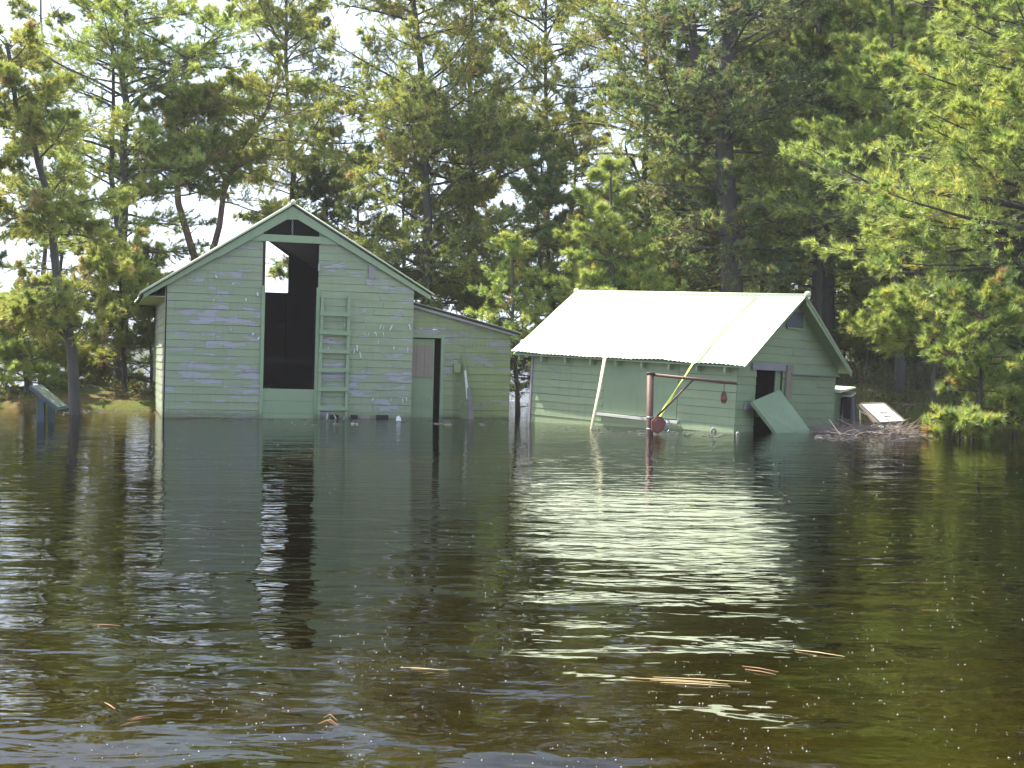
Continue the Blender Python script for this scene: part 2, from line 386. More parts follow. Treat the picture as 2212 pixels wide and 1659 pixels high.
# ------------------------------------------------------------------ tall barn
cb = (water_pt(352, 899) + water_pt(885, 906)) / 2
yaw = math.radians(16.3)
BM = rotm(yaw, 0.0, 0.012)
wl, wr = water_pt(352, 899), water_pt(885, 906)
FB = Frame([cb[0], cb[1], 0], BM)
pl = FB.hit(352, 899, 1, 0); O = FB.O + FB.M @ np.array([pl[0], 0, 0]); O[2] = 0
FB = Frame(O, BM)
H = lambda x, y, yy=0.0: FB.hit(x, y, 1, yy)
barn = empty('barn', FB.mat4(), 'tall faded green clapboard barn with open hay door, ladder and lean-to, standing in flood water', 'barn')
Wd = H(889, 800)[0]                          # front width
DEP = 5.2; OV = .10                          # depth, rake overhang in front
ap = H(633, 440, -OV); eL = H(303, 633, -OV); eR = H(938, 637, -OV)
xa, za = ap[0], ap[2]
def roof_z(x):
    return za - (za - eL[2]) * (xa - x) / (xa - eL[0]) if x < xa else za - (za - eR[2]) * (x - xa) / (eR[0] - xa)
# openings (local)
oxl, oxr = H(571, 700)[0], H(681.5, 800)[0]; oz_sill = H(625, 840)[2]
uxl, uxr = H(568, 560)[0], H(688.5, 560)[0]; z_step = H(625, 619)[2]; z_hdr0 = H(630, 524)[2]; z_hdr1 = H(630, 509.5)[2]
lz = -1.1
row = .1235
zs = [lz + row * i for i in range(60)]
top = lambda x: roof_z(x) - .035
poly = [(0, lz), (Wd, lz), (Wd, top(Wd)), (xa, top(xa)), (0, top(0))]
# tri opening between rake boards is cut by making the right/left wall polygons separately above the header
polyL = [(0, lz), (oxl, lz), (oxl, z_step), (uxl, z_step), (uxl, top(uxl)), (0, top(0))]
polyR = [(oxr, lz), (Wd, lz), (Wd, top(Wd)), (uxr, top(uxr)), (uxr, z_step), (oxr, z_step)]
trimw = .04
siding([(0.02, lz), (uxl - .003, lz), (uxl - .003, z_hdr0), (H(500, 524)[0], z_hdr0), (0.02, top(0.02))], 0, zs, M_BARN, barn, seed=3)
k0 = lambda py: int((H(760, py)[2] - lz) / row)
jr = [(k0(640), H(820, 640)[0]), (k0(655), H(828, 655)[0]), (k0(668), H(808, 668)[0]), (k0(700), H(790, 700)[0])]
siding([(uxr + .003, lz), (Wd, lz), (Wd, top(Wd)), (H(757, 524)[0], z_hdr0), (uxr + .003, z_hdr0)], 0, zs, M_BARN, barn, joints=jr, seed=5)
# sheathing behind the planks
for (a, b) in ((0.015, oxl - .004), (oxr + .004, Wd - .01)):
    lo = roof_z(a) - .06; hi = roof_z(b) - .06
    MB().prism([(a, .003, lz), (b, .003, lz), (b, .003, min(hi, 9)), (a, .003, lo)], (0, .022, 0)).build('sheathing', M_DARK, barn)
# header beam, rake boards
hx0 = H(503, 524)[0]
hx1 = H(722, 510)[0]
MB().prism([(hx0, -.012, z_hdr0), (H(742, 524)[0], -.012, z_hdr0), (hx1, -.012, z_hdr1 + .005), (H(518, 509)[0], -.012, z_hdr1 + .005)], (0, -.03, 0)).build('header_beam', M_TRIM, barn)
def rake(x0, x1, w0, w1, y, th, name='rake_board', mt=M_TRIM, drop=.012):
    return MB().prism([(x0, y, roof_z(x0) - drop - w0), (x1, y, roof_z(x1) - drop - w1), (x1, y, roof_z(x1) - drop), (x0, y, roof_z(x0) - drop)], (0, th, 0)).build(name, mt, barn)
tri_l, tri_r, apl, apr = H(566, 500), H(688, 503), H(619, 475), H(642, 475)
wL = roof_z(apl[0]) - apl[2]; wR = roof_z(apr[0]) - apr[2]
MB().prism([(apl[0], -.0445, apl[2]), (apr[0], -.0445, apr[2]), (apr[0], -.0445, roof_z(apr[0]) - .012), (xa, -.0445, za - .012), (apl[0], -.0445, roof_z(apl[0]) - .012)], (0, -.03, 0)).build('gable_peak_board', M_TRIM, barn)
xx = H(470, 540)[0]
MB().prism([(xx, -.0445, roof_z(xx) - .16), (apl[0] - .002, -.0445, apl[2] - .001), (apl[0] - .002, -.0445, roof_z(apl[0]) - .012), (xx, -.0445, roof_z(xx) - .012)], (0, -.03, 0)).build('rake_board', M_TRIM, barn)
xx2 = H(815, 560)[0]
MB().prism([(apr[0] + .002, -.0445, apr[2] - .001), (xx2, -.0445, roof_z(xx2) - .14), (xx2, -.0445, roof_z(xx2) - .012), (apr[0] + .002, -.0445, roof_z(apr[0]) - .012)], (0, -.03, 0)).build('rake_board', M_TRIM, barn)
rake(xx2 + .002, eR[0] - .05, .13, .10, -.0445, -.028); rake(eL[0] + .05, xx - .002, .09, .13, -.0445, -.028)
# small filler above the header on the left and right
MB().prism([(H(518, 509)[0], -.010, z_hdr1), (uxl, -.010, z_hdr1), (uxl, -.010, roof_z(uxl) - .05), (H(518, 509)[0], -.010, roof_z(H(518, 509)[0]) - .03)], (0, .02, 0)).build('gable_board', M_TRIM, barn)
MB().prism([(uxr, -.010, z_hdr1), (hx1, -.010, z_hdr1), (hx1, -.010, roof_z(hx1) - .04), (uxr, -.010, roof_z(uxr) - .06)], (0, .02, 0)).build('gable_board', M_TRIM, barn)
# opening trims
MB().box(oxl - .055, oxl, -.036, .03, lz, z_step + .0).build('door_trim', M_TRIM, barn)
t0, t1 = H(684, 620)[0], H(677, 905)[0]
MB().hexa([(t1, -.04, lz), (t1 + .055, -.04, lz), (t1 + .055, .03, lz), (t1, .03, lz), (t0, -.04, z_step), (t0 + .055, -.04, z_step), (t0 + .055, .03, z_step), (t0, .03, z_step)]).build('door_trim', M_TRIM, barn)
MB().box(uxr - .012, uxr + .02, -.05, -.03, H(688, 585)[2], H(688, 570)[2]).build('hinge', M_STEEL, barn)
# lower closed panel of the hay door: three boards
zz = [lz, H(625, 893)[2], H(625, 866)[2], oz_sill]
for i in range(3): MB().box(oxl + .001, t1 + .004, -.012 - .003 * i, .02, zz[i] + .002, zz[i + 1] - .001).build('door_board', M_PANEL, barn)
# left side wall (sunlit strip), splayed a little
siding([(0.0, lz), (DEP, lz), (DEP, top(0) - .02), (0.0, top(0) - .02)], 0.0, zs, M_BARN, barn, axis='y', out=-1, seed=9)
MB().box(0.003, .03, .01, DEP, lz, top(0) - .05).build('sheathing', M_DARK, barn)
siding([(0.0, lz), (DEP, lz), (DEP, top(Wd) - .02), (0.0, top(Wd) - .02)], Wd, zs[:40], M_BARN, barn, axis='y', out=1, seed=10)
MB().box(Wd - .03, Wd - .003, .01, DEP, lz, top(Wd) - .05).build('sheathing', M_DARK, barn)
# back wall with the missing boards that let the sky through
B = lambda x, y: FB.hit(x, y, 1, DEP)
gl_, gr_ = B(540, 560)[0], B(624, 560)[0]; gb = B(600, 632)[2]; gt0, gt1 = B(545, 494)[2], B(610, 508)[2]
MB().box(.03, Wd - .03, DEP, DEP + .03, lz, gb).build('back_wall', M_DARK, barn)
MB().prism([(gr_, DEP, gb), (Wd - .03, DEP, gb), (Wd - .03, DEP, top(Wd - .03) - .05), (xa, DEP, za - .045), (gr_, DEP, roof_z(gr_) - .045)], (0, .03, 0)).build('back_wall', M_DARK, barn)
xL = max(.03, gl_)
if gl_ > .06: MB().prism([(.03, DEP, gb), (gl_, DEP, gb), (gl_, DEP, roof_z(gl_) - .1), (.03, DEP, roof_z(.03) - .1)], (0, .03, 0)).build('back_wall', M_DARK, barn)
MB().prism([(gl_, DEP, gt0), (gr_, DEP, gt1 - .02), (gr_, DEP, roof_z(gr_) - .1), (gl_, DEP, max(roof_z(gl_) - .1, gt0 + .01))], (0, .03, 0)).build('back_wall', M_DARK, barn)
for zf in (.95, 1.02): pass
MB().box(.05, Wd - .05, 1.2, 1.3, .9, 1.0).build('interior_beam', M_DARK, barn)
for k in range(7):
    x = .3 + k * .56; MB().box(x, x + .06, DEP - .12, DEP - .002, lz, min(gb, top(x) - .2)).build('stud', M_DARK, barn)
# roof: two corrugated slopes on dark decking
def slope(parent, p0, p1, dy0, dy1, th, mt, name, sheet=None, waves=.076, amp=.008):
    # p0 (x,z) ridge, p1 (x,z) eave; runs along local y
    v0 = Vector((p0[0], 0, p0[1])); v1 = Vector((p1[0], 0, p1[1])); d = (v1 - v0).normalized(); n = Vector((-d.z, 0, d.x)); n = n if n.z > 0 else -n
    N_ = int((dy1 - dy0) / waves) * 4; vs = []; fs = []
    rd = random.Random(4)
    for i in range(N_ + 1):
        y = dy0 + (dy1 - dy0) * i / N_; w = amp * math.sin(i * math.pi / 2 + .6)
        wob = .012 * math.sin(y * 2.3) + .006 * math.sin(y * 7.1)
        for (p, e) in ((v0, 0), (v1, wob)):
            for tt in (0, .0035):
                q = p + n * (w + tt) + d * (e if p is v1 else 0); vs.append((q.x, y, q.z + (wob * .4 if p is v1 else 0)))
    for i in range(N_):
        a = i * 4; b = a + 4
        fs += [(a + 1, b + 1, b + 3, a + 3), (a, a + 2, b + 2, b), (a + 2, a + 3, b + 3, b + 2), (a, b, b + 1, a + 1)]
    fs += [(0, 1, 3, 2), (N_ * 4, N_ * 4 + 2, N_ * 4 + 3, N_ * 4 + 1)]
    o = MB().add(vs, fs).build(name, mt, parent)
    a0 = v0 - n * .014; a1 = v1 - d * .03 - n * .014; b0 = a0 - n * th; b1 = a1 - n * th
    MB().prism([(a0.x, dy0 + .02, a0.z), (a1.x, dy0 + .02, a1.z), (b1.x, dy0 + .02, b1.z), (b0.x, dy0 + .02, b0.z)], (0, dy1 - dy0 - .04, 0)).build('roof_decking', M_DARK if sheet is None else sheet, parent)
    return o
slope(barn, (xa, za), (eL[0], eL[2]), -OV, DEP + .15, .02, M_ROOF, 'roof_panel')
slope(barn, (xa, za), (eR[0], eR[2]), -OV, DEP + .15, .02, M_ROOF, 'roof_panel')
MB().tube([(xa, -OV - .02, za + .012), (xa, DEP + .16, za + .012)], .028, 10).build('ridge_cap', M_ROOF, barn, True)
def ball(r, c, n=10):
    b = MB(); vs = [(c[0], c[1], c[2] - r)]; fs = []
    for i in range(1, n // 2):
        a = -math.pi / 2 + math.pi * i / (n // 2)
        for j in range(n): t = 2 * math.pi * j / n; vs.append((c[0] + r * math.cos(a) * math.cos(t), c[1] + r * math.cos(a) * math.sin(t), c[2] + r * math.sin(a)))
    vs.append((c[0], c[1], c[2] + r)); k = n // 2 - 1
    for j in range(n):
        fs.append((0, 1 + (j + 1) % n, 1 + j)); fs.append((len(vs) - 1, 1 + (k - 1) * n + j, 1 + (k - 1) * n + (j + 1) % n))
        for i in range(k - 1): fs.append((1 + i * n + j, 1 + i * n + (j + 1) % n, 1 + (i + 1) * n + (j + 1) % n, 1 + (i + 1) * n + j))
    return b.add(vs, fs)
MB().tube([(xa - .01, -OV - .012, za + .0), (eL[0], -OV - .012, eL[2] + .0)], .021, 8).build('rake_trim', M_ROOF, barn, True)
MB().tube([(xa + .01, -OV - .012, za + .004), (eR[0], -OV - .012, eR[2] + .004)], .012, 8).build('rake_trim', M_ROOF, barn, True)
ball(.045, (xa, -OV - .03, za + .02)).build('ridge_finial', M_ROOF, barn, True)
# left soffit return
MB().box(eL[0] + .06, -.004, .0, DEP, roof_z(-.2) - .17, roof_z(-.2) - .155).build('soffit', M_TRIM, barn)
# ladder nailed to the wall
lad = MB().box(0, .001, 0, .001, 0, .001)
def bar(x0, z0, x1, z1, w, ya, yb, hor=False):
    if hor: return MB().hexa([(x0, yb, z0 - w / 2), (x1, yb, z1 - w / 2), (x1, ya, z1 - w / 2), (x0, ya, z0 - w / 2), (x0, yb, z0 + w / 2), (x1, yb, z1 + w / 2), (x1, ya, z1 + w / 2), (x0, ya, z0 + w / 2)])
    return MB().hexa([(x0 - w / 2, yb, z0), (x0 + w / 2, yb, z0), (x0 + w / 2, ya, z0), (x0 - w / 2, ya, z0), (x1 - w / 2, yb, z1), (x1 + w / 2, yb, z1), (x1 + w / 2, ya, z1), (x1 - w / 2, ya, z1)])
a, b, c_, d_ = H(695.5, 641), H(686.5, 905), H(753, 641), H(746, 905)
def ext(p, q, z): t = (z - q[2]) / (p[2] - q[2]); return q[0] + (p[0] - q[0]) * t
ladder = bar(ext(a, b, -.6), -.6, a[0], a[2], .05, -.03, -.075).build('ladder', M_TRIM, barn)
bar(ext(c_, d_, -.6), -.6, c_[0], c_[2], .05, -.03, -.075).build('stile', M_TRIM, ladder)
for py in (678, 718.5, 758.5, 799, 840, 881):
    z = H(720, py)[2]; x0 = ext(a, b, z) - .035; x1 = ext(c_, d_, z) + .035
    bar(x0, z + random.uniform(-.006, .006), x1, z + random.uniform(-.006, .006), .066, -.0765, -.097, True).build('rung', M_TRIM, ladder)
for z in [-.02 - .31 * i for i in range(2)]: pass
# lower rotten course with missing paint: dark holes
for (x0, x1) in ((712, 731), (757, 772), (778, 798), (812, 838)):
    p, q = H(x0, 896), H(x1, 903); MB().box(p[0], q[0], -.027, -.0225, q[2] - .005, p[2]).build('rotten_patch', M_DARK if x0 != 778 else M_PLY, barn)
# curled paint flakes on the front, small pieces joined
fl = MB(); rf = random.Random(11)
def flake(px, py, l, w, yb=-.022):
    p = H(px, py, yb); a = rf.uniform(-.5, .5); dx, dz = math.sin(a) * l, -math.cos(a) * l
    fl.add([(p[0], p[1], p[2]), (p[0] + w, p[1], p[2]), (p[0] + w + dx, p[1] - l * .55, p[2] + dz), (p[0] + dx, p[1] - l * .35, p[2] + dz)], [(0, 1, 2, 3)])
for i in range(20): flake(rf.gauss(800, 45), rf.choice([700, 717, 717, 733, 750, 860]) + rf.uniform(-3, 3), rf.uniform(.03, .09), rf.uniform(.008, .02))
for i in range(9): flake(rf.uniform(460, 560), rf.uniform(590, 800), rf.uniform(.02, .06), rf.uniform(.01, .03))
for (x, y) in ((846, 702), (776, 760), (770, 745), (882, 700), (706, 893), (720, 896), (745, 895)): flake(x, y, .1, .02)
tag(fl.build('paint_flake', M_FLAKE, barn), kind='stuff')
# bare-wood repair patch near the top right
p, q = H(900 * .8848, 570), H(915 * .8848, 602); MB().box(p[0], q[0], -.030, -.022, q[2], p[2]).build('bare_patch', M_GREY, barn)

# ---- lean-to on the right
LS = .30
L = lambda x, y, yy=LS: FB.hit(x, y, 1, yy)
lr = L(1101, 800)[0]; rt0 = L(880, 649, LS - .12); rt1 = L(1128, 720.5, LS - .12)
lroof = lambda x: rt0[2] + (rt1[2] - rt0[2]) * (x - rt0[0]) / (rt1[0] - rt0[0])
dl, dr, dt = Wd + .005, L(951, 800)[0], L(930, 730)[2]
LD = 3.6
siding([(Wd + .004, lz), (lr, lz), (lr, lroof(lr) - .03), (Wd + .004, lroof(Wd) - .03)], LS, [lz + .05 + row * i for i in range(40)], M_LEAN, barn, holes=[(Wd - .1, dr + .005, -5, dt)], seed=21, lap=.011)
MB().prism([(dr + .01, LS + .003, lz), (lr - .01, LS + .003, lz), (lr - .01, LS + .003, lroof(lr) - .06), (dr + .01, LS + .003, lroof(dr) - .06)], (0, .02, 0)).build('sheathing', M_DARK, barn)
siding([(LS, lz), (LS + LD, lz), (LS + LD, lroof(lr) - .06), (LS, lroof(lr) - .06)], lr, [lz + .05 + row * i for i in range(26)], M_LEAN, barn, axis='y', out=1, seed=22)
MB().box(lr - .04, lr - .002, LS + .002, LS + LD, lz, lroof(lr) - .07).build('sheathing', M_DARK, barn)
MB().box(Wd, lr, LS + LD, LS + LD + .03, lz, lroof(lr)).build('back_wall', M_DARK, barn)
slope(barn, (Wd + .002, lroof(Wd + .002)), (rt1[0], rt1[2]), LS - .12, LS + LD, .025, M_ROOF, 'lean_to_roof')
MB().prism([(Wd + .03, LS - .095, lroof(Wd + .03) - .085), (rt1[0] - .06, LS - .095, rt1[2] - .06), (rt1[0] - .06, LS - .095, rt1[2] - .012 + .02), (Wd + .03, LS - .095, lroof(Wd + .03) - .03)], (0, .06, 0)).build('rake_board', M_GREY, barn)
MB().box(dr, dr + .055, LS - .03, LS + .02, lz, dt + .06).build('door_trim', M_TRIM, barn)
MB().box(dl, dr - .002, LS - .03, LS + .02, dt, dt + .06).build('door_trim', M_TRIM, barn)
door = MB().box(Wd + .01, L(937, 800, LS + .06)[0], LS + .05, LS + .085, lz, dt - .02).build('door', M_PANEL, barn)
p, q = L(890, 744, LS + .05), L(933.5, 815, LS + .05); n3 = 3
for i in range(n3):
    x0 = Wd + .012 + (q[0] - Wd - .012) * i / n3; x1 = Wd + .012 + (q[0] - Wd - .012) * (i + 1) / n3
    MB().box(x0 + .001, x1 - .003, LS + .032, LS + .0495, q[2], p[2] + .01 * i * 0).build('board', M_PLY, door)
MB().box(q[0] - .03, q[0] - .0, LS + .03, LS + .0495, H(0, 850)[2], H(0, 840)[2]).build('latch', M_STEEL, door)
p, q = L(978, 786), L(992, 805); MB().box(p[0], q[0], LS - .10, LS - .022, q[2], p[2]).build('meter_box', M_LEAN, barn)
MB().tube([((p[0] + q[0]) / 2 - .02, LS - .04, q[2]), ((p[0] + q[0]) / 2 - .02, LS - .04, -.5)], .010, 6).build('conduit', M_LEAN, barn)
fl2 = MB(); 
for i in range(26):
    pp = L(rf.uniform(960, 1075), rf.choice([708, 713, 772, 780, 870, 740]) + rf.uniform(-4, 4), LS - .02); l = rf.uniform(.03, .09); w = rf.uniform(.006, .016)
    fl2.add([tuple(pp), (pp[0] + w, pp[1], pp[2]), (pp[0] + w + rf.uniform(-.02, .03), pp[1] - l * .5, pp[2] - l), (pp[0] + rf.uniform(-.02, .03), pp[1] - l * .4, pp[2] - l)], [(0, 1, 2, 3)])
tag(fl2.build('paint_flake', M_GREY, barn), kind='stuff')

# things leaning on or near the lean-to
def wframe(pt): return Matrix.Translation(Vector(pt))
def world_poly(pts, Ycam_plane=None): return pts
def toW(fr, p): return fr.O + fr.M @ np.array(p)
def slab(name, mt, fr, corners, thick, label, cat, group=None, parent=None):
    """corners: local points of a quad; builds a slab of real thickness as its own thing based at its lowest corner"""
    cs = [toW(fr, c) for c in corners]; n = np.cross(cs[1] - cs[0], cs[-1] - cs[0]); n /= np.linalg.norm(n)
    if n @ (CAM - cs[0]) > 0: n = -n
    base = min(cs, key=lambda c: c[2]); 
    o = MB().prism([c - base for c in cs], n * thick).build(name, mt, parent); o.location = base
    return tag(o, label, cat, group) if label else o
slab('leaning_plank', M_OLDGREY, FB, [L(1009, 838, -.06), L(1016, 836, -.05), L(1027, 925, -.22), L(1013, 925, -.22)], .03, 'weathered grey plank leaning upright against the lean-to wall, broken at its top', 'plank')
slab('leaning_board', M_LEAN, FB, [L(996.5, 767, LS - .03), L(1000, 767, LS - .06), L(1022, 925, -.12), L(994, 925, LS - .05)], .03, 'narrow green board panel prised outward beside the meter box', 'panel')
slab('pale_board', M_SILL, FB, [L(1003, 800, .0), L(1007, 800, .0), L(1014, 862, -.09), L(1008, 862, -.09)], .02, 'short pale sunlit board wedged above the grey leaning plank', 'board')
# chain in the gable
ch = empty('chain', Matrix.Translation(Vector(toW(FB, H(632, 475, -.03)))), 'thin chain hanging in the peak opening of the tall barn', 'chain')
for i in range(6):
    z = -.02 - .045 * i; b_ = MB(); r_ = .022
    pts_ = [(r_ * .55 * math.cos(t) * (1 if i % 2 else .2), r_ * .55 * math.cos(t) * (.2 if i % 2 else 1), z + r_ * math.sin(t) * 1.2) for t in np.linspace(0, 2 * math.pi, 9)]
    b_.tube(pts_, .004, 5, False).build('link', M_STEEL, ch)

# ------------------------------------------------------------------ low shed
SY, SA, SBB = -0.726, -.0234, .0353
FS = Frame([3.189, 19.831, 0], rotm(SY, SA, SBB))
SL, SW, SHE, SHR, SOE, SG1, SG2 = 3.965, 2.997, 1.03, 2.057, .076, .328, .165
sl = (SHR - SHE) / (SW / 2)
shed = empty('shed', FS.mat4(), 'low green shed with sunlit white corrugated roof, tilted in the flood water', 'shed')
WY = .09                                 # front wall plane
rz = lambda y: SHE + sl * y if y < SW / 2 else SHR - sl * (y - SW / 2)
wtop = SHE + sl * WY - .05
G = lambda x, y, yy=WY: FS.hit(x, y, 1, yy)          # on the long wall
Q = lambda x, y, xx=-.06: FS.hit(x, y, 0, xx)        # on the gable wall (local x = const)
GX = -.06
sz = [-1.2 + .118 * i for i in range(34)]
pxl, pxr = G(1303.5, 850)[0], G(1464.5, 860)[0]; pz0 = G(1380, 899)[2]
siding([(-SL + .04, -1.2), (GX - .002, -1.2), (GX - .002, wtop), (-SL + .04, wtop)], WY, sz, M_SHED, shed, holes=[(pxl, pxr, pz0, 9)], seed=31, lap=.012, jit=.007)
MB().box(-SL + .03, GX - .03, WY + .003, WY + .03, -1.2, wtop - .02).build('sheathing', M_DARK, shed)
MB().box(pxl + .006, pxr - .006, WY - .012, WY + .002, pz0 + .003, wtop - .01).build('wall_panel', M_PANEL, shed)
s0, s1 = G(1294, 893), G(1468, 911)
MB().prism([(s0[0], WY - .022, s0[2] - .025), (s1[0], WY - .022, s1[2] - .03), (s1[0], WY - .022, s1[2] + .012), (s0[0], WY - .022, s0[2] + .014)], (0, -.045, 0)).build('sill', M_SILL, shed)
MB().box(-SL - .0, -SL + .038, WY - .03, WY + .05, -1.2, wtop).build('corner_board', M_GREY, shed)
for px in (1131, 1179, 1230, 1285, 1340, 1396, 1455, 1515, 1576):
    x = G(px, 775)[0]; MB().box(x - .018, x + .018, -.03, WY - .014, rz(-.03) - .16, rz(-.03) - .062).build('rafter_tail', M_TRIM, shed)
# gable wall
G0, G1 = WY + .002, SW - .05
gd0, gd1 = Q(1630, 860)[1], Q(1689, 830)[1]; gdt = Q(1660, 796)[2]; hd0 = Q(1660, 781)[2]
rows = sz
siding([(G0, -1.2), (G1, -1.2), (G1, rz(G1) - .03), (SW / 2, SHR - .03), (G0, rz(G0) - .03)], GX, rows, M_SHED, shed, axis='y', out=1, holes=[(gd0, gd1, -3, gdt)], seed=37, lap=.012, jit=.006)
MB().prism([(GX - .003, gd1 + .003, -1.2), (GX - .003, G1, -1.2), (GX - .003, G1, rz(G1) - .05), (GX - .003, SW / 2, SHR - .05), (GX - .003, gd1 + .003, rz(gd1) - .05)], (-.025, 0, 0)).build('sheathing', M_DARK, shed)
MB().prism([(GX - .003, gd0 - .003, gdt), (GX - .003, gd1 + .003, gdt), (GX - .003, gd1 + .003, rz(gd1) - .05), (GX - .003, gd0 - .003, rz(gd0) - .05)], (-.025, 0, 0)).build('sheathing', M_DARK, shed)
MB().box(GX - .028, GX - .003, .1, gd0, -1.2, rz(.1) - .05).build('sheathing', M_DARK, shed)
h0, h1, h2, h3 = Q(1622, 783), Q(1690, 790), Q(1704, 790), Q(1808, 805)
MB().prism([(GX + .02, h0[1], h0[2] - .10), (GX + .02, h1[1] + .05, h0[2] - .10), (GX + .02, h1[1] + .05, h0[2] + .0), (GX + .02, h0[1], h0[2] + .0)], (.02, 0, 0)).build('header_board', M_GREY, shed)
MB().prism([(GX + .02, h2[1], h0[2] - .13), (GX + .02, h3[1] - .02, h0[2] - .13), (GX + .02, h3[1] - .02, h0[2] - .01), (GX + .02, h2[1], h0[2] - .01)], (.015, 0, 0)).build('header_board', M_TRIM, shed)
MB().prism([(GX + .036, h2[1], h0[2] - .145), (GX + .036, h3[1] - .02, h0[2] - .145), (GX + .036, h3[1] - .02, h0[2] - .125), (GX + .036, h2[1], h0[2] - .125)], (.03, 0, 0)).build('drip_board', M_GREY, shed)
j0, j1 = Q(1696, 790)[1], Q(1708, 800)[1]
MB().box(GX + .021, GX + .05, j0, j1, Q(1700, 862)[2], Q(1700, 788)[2]).build('door_jamb', M_PLY, shed)
MB().box(GX - .05, GX - .03, gd1 - .14, gd1 + .02, -1.2, gdt - .02).build('door_jamb', M_TRIM, shed)
v0, v1 = Q(1696, 706), Q(1733, 676)
vw = MB().box(GX + .012, GX + .03, v0[1] + .15 * 0, v1[1], v0[2], v1[2]).build('vent_window', M_STEEL, shed)
vw.data.materials[0] = plain('dusty_screen', (.07, .085, .10), (.13, .145, .16), 5, .8)
MB().box(GX + .02, GX + .045, v0[1], v1[1] + .03, v0[2] - .025, v0[2] - .002).build('sill', M_TRIM, vw)
MB().box(GX + .02, GX + .045, v1[1] + .001, v1[1] + .028, v0[2], v1[2] + .02).build('frame', M_TRIM, vw)
pp, qq = Q(1605, 870), Q(1640, 886); MB().box(GX + .02, GX + .04, pp[1], qq[1], qq[2], pp[2]).build('latch_board', M_GREY, shed)
pp, qq = Q(1629, 862), Q(1641, 900); MB().box(GX + .041, GX + .055, pp[1], qq[1], qq[2], pp[2]).build('latch_plate', M_SLATE, shed)
# other walls and roof
MB().box(-SL + .05, GX - .03, SW - .03, SW, -1.2, SHE - .06).build('back_wall', M_DARK, shed)
MB().prism([(-SL + .03, WY + .03, -1.2), (-SL + .03, SW, -1.2), (-SL + .03, SW, SHE - .03), (-SL + .03, SW / 2, SHR - .03), (-SL + .03, WY + .03, rz(WY) - .03)], (.02, 0, 0)).build('end_wall', M_SHED, shed)
def slope_y(parent, z_ridge, y_ridge, y_eave, z_eave, x0, x1, mt, name, waves=.076, amp=.008, cut=None):
    v0 = Vector((0, y_ridge, z_ridge)); v1 = Vector((0, y_eave, z_eave)); d = (v1 - v0).normalized(); n = Vector((0, -d.z, d.y)); n = n if n.z > 0 else -n
    N_ = int((x1 - x0) / waves) * 4; K = 5; vs = []; fs = []
    for i in range(N_ + 1):
        x = x0 + (x1 - x0) * i / N_; w = amp * math.sin(i * math.pi / 2 + .5)
        for k in range(K + 1):
            t = k / K; e = (.014 * math.sin(x * 2.1 + 1) + .008 * math.sin(x * 6.3) + (.012 if int(x / .61) % 2 else 0)) * t ** 3
            for tt in (0, .004):
                q = v0.lerp(v1, t) + n * (w + tt) + Vector((0, 0, -e * .8)) + n * (.006 * math.sin(x * 1.3 + t * 5)); vs.append((x, q.y, q.z))
    st = (K + 1) * 2
    for i in range(N_):
        for k in range(K):
            a = i * st + k * 2; b = a + st; fs += [(a + 1, a + 3, b + 3, b + 1), (a, b, b + 2, a + 2)]
        a = i * st + K * 2; b = a + st; fs.append((a, b, b + 1, a + 1))
    for e in (0, N_):
        for k in range(K): a = e * st + k * 2; fs.append((a, a + 2, a + 3, a + 1))
    return MB().add(vs, fs).build(name, mt, parent)
ez = SHE - SOE * sl
slope_y(shed, SHR, SW / 2, -SOE, ez, -SL - SG1, SG2, M_ROOF, 'roof_panel')
slope_y(shed, SHR, SW / 2, SW + SOE, ez, -SL - SG1, SG2, M_ROOF, 'roof_panel')
for (ye, sgn) in ((-SOE, 1), (SW + SOE, -1)):    # decking / soffit seen under the overhangs
    y1_ = ye + sgn * .03
    zz_ = lambda y: rz(y) - .022
    MB().prism([(-SL - SG1 + .02, SW / 2, SHR - .022), (-SL - SG1 + .02, y1_, zz_(y1_) - .03), (-SL - SG1 + .02, y1_, zz_(y1_) - .045), (-SL - SG1 + .02, SW / 2, SHR - .044)], (SL + SG1 + SG2 - .04, 0, 0)).build('roof_decking', M_TRIM, shed)
MB().prism([(SG2 - .018, SW / 2 + .02, SHR - .05 - .013), (SG2 - .018, SW + SOE - .02, ez - .03), (SG2 - .018, SW + SOE - .02, ez - .09), (SG2 - .018, SW / 2 + .02, SHR - .115 - .013)], (.022, 0, 0)).build('rake_board', M_TRIM, shed)
MB().tube([(-SL - SG1 + .03, SW / 2, SHR + .012), (SG2 + .0, SW / 2, SHR + .012)], .026, 10).build('ridge_cap', M_ROOF, shed, True)
ball(.05, (-SL - SG1 + .02, SW / 2, SHR + .022)).build('ridge_finial', M_ROOF, shed, True)
ball(.05, (SG2 + .02, SW / 2, SHR + .03)).build('ridge_finial', M_ROOF, shed, True)
# lower annex behind the far corner
MB().box(GX - 1.2, GX - .05, SW + .01, SW + .42, -1.1, .60).build('annex_wall', M_SHED, shed)
aa = FS.hit(1812, 826, 0, GX + .05)
MB().prism([(GX + .08, SW - .02, .62), (GX + .08, SW + .5, .70), (GX + .08, SW + .5, .725), (GX + .08, SW - .02, .655)], (-.9, 0, 0)).build('annex_roof', M_ROOF, shed)

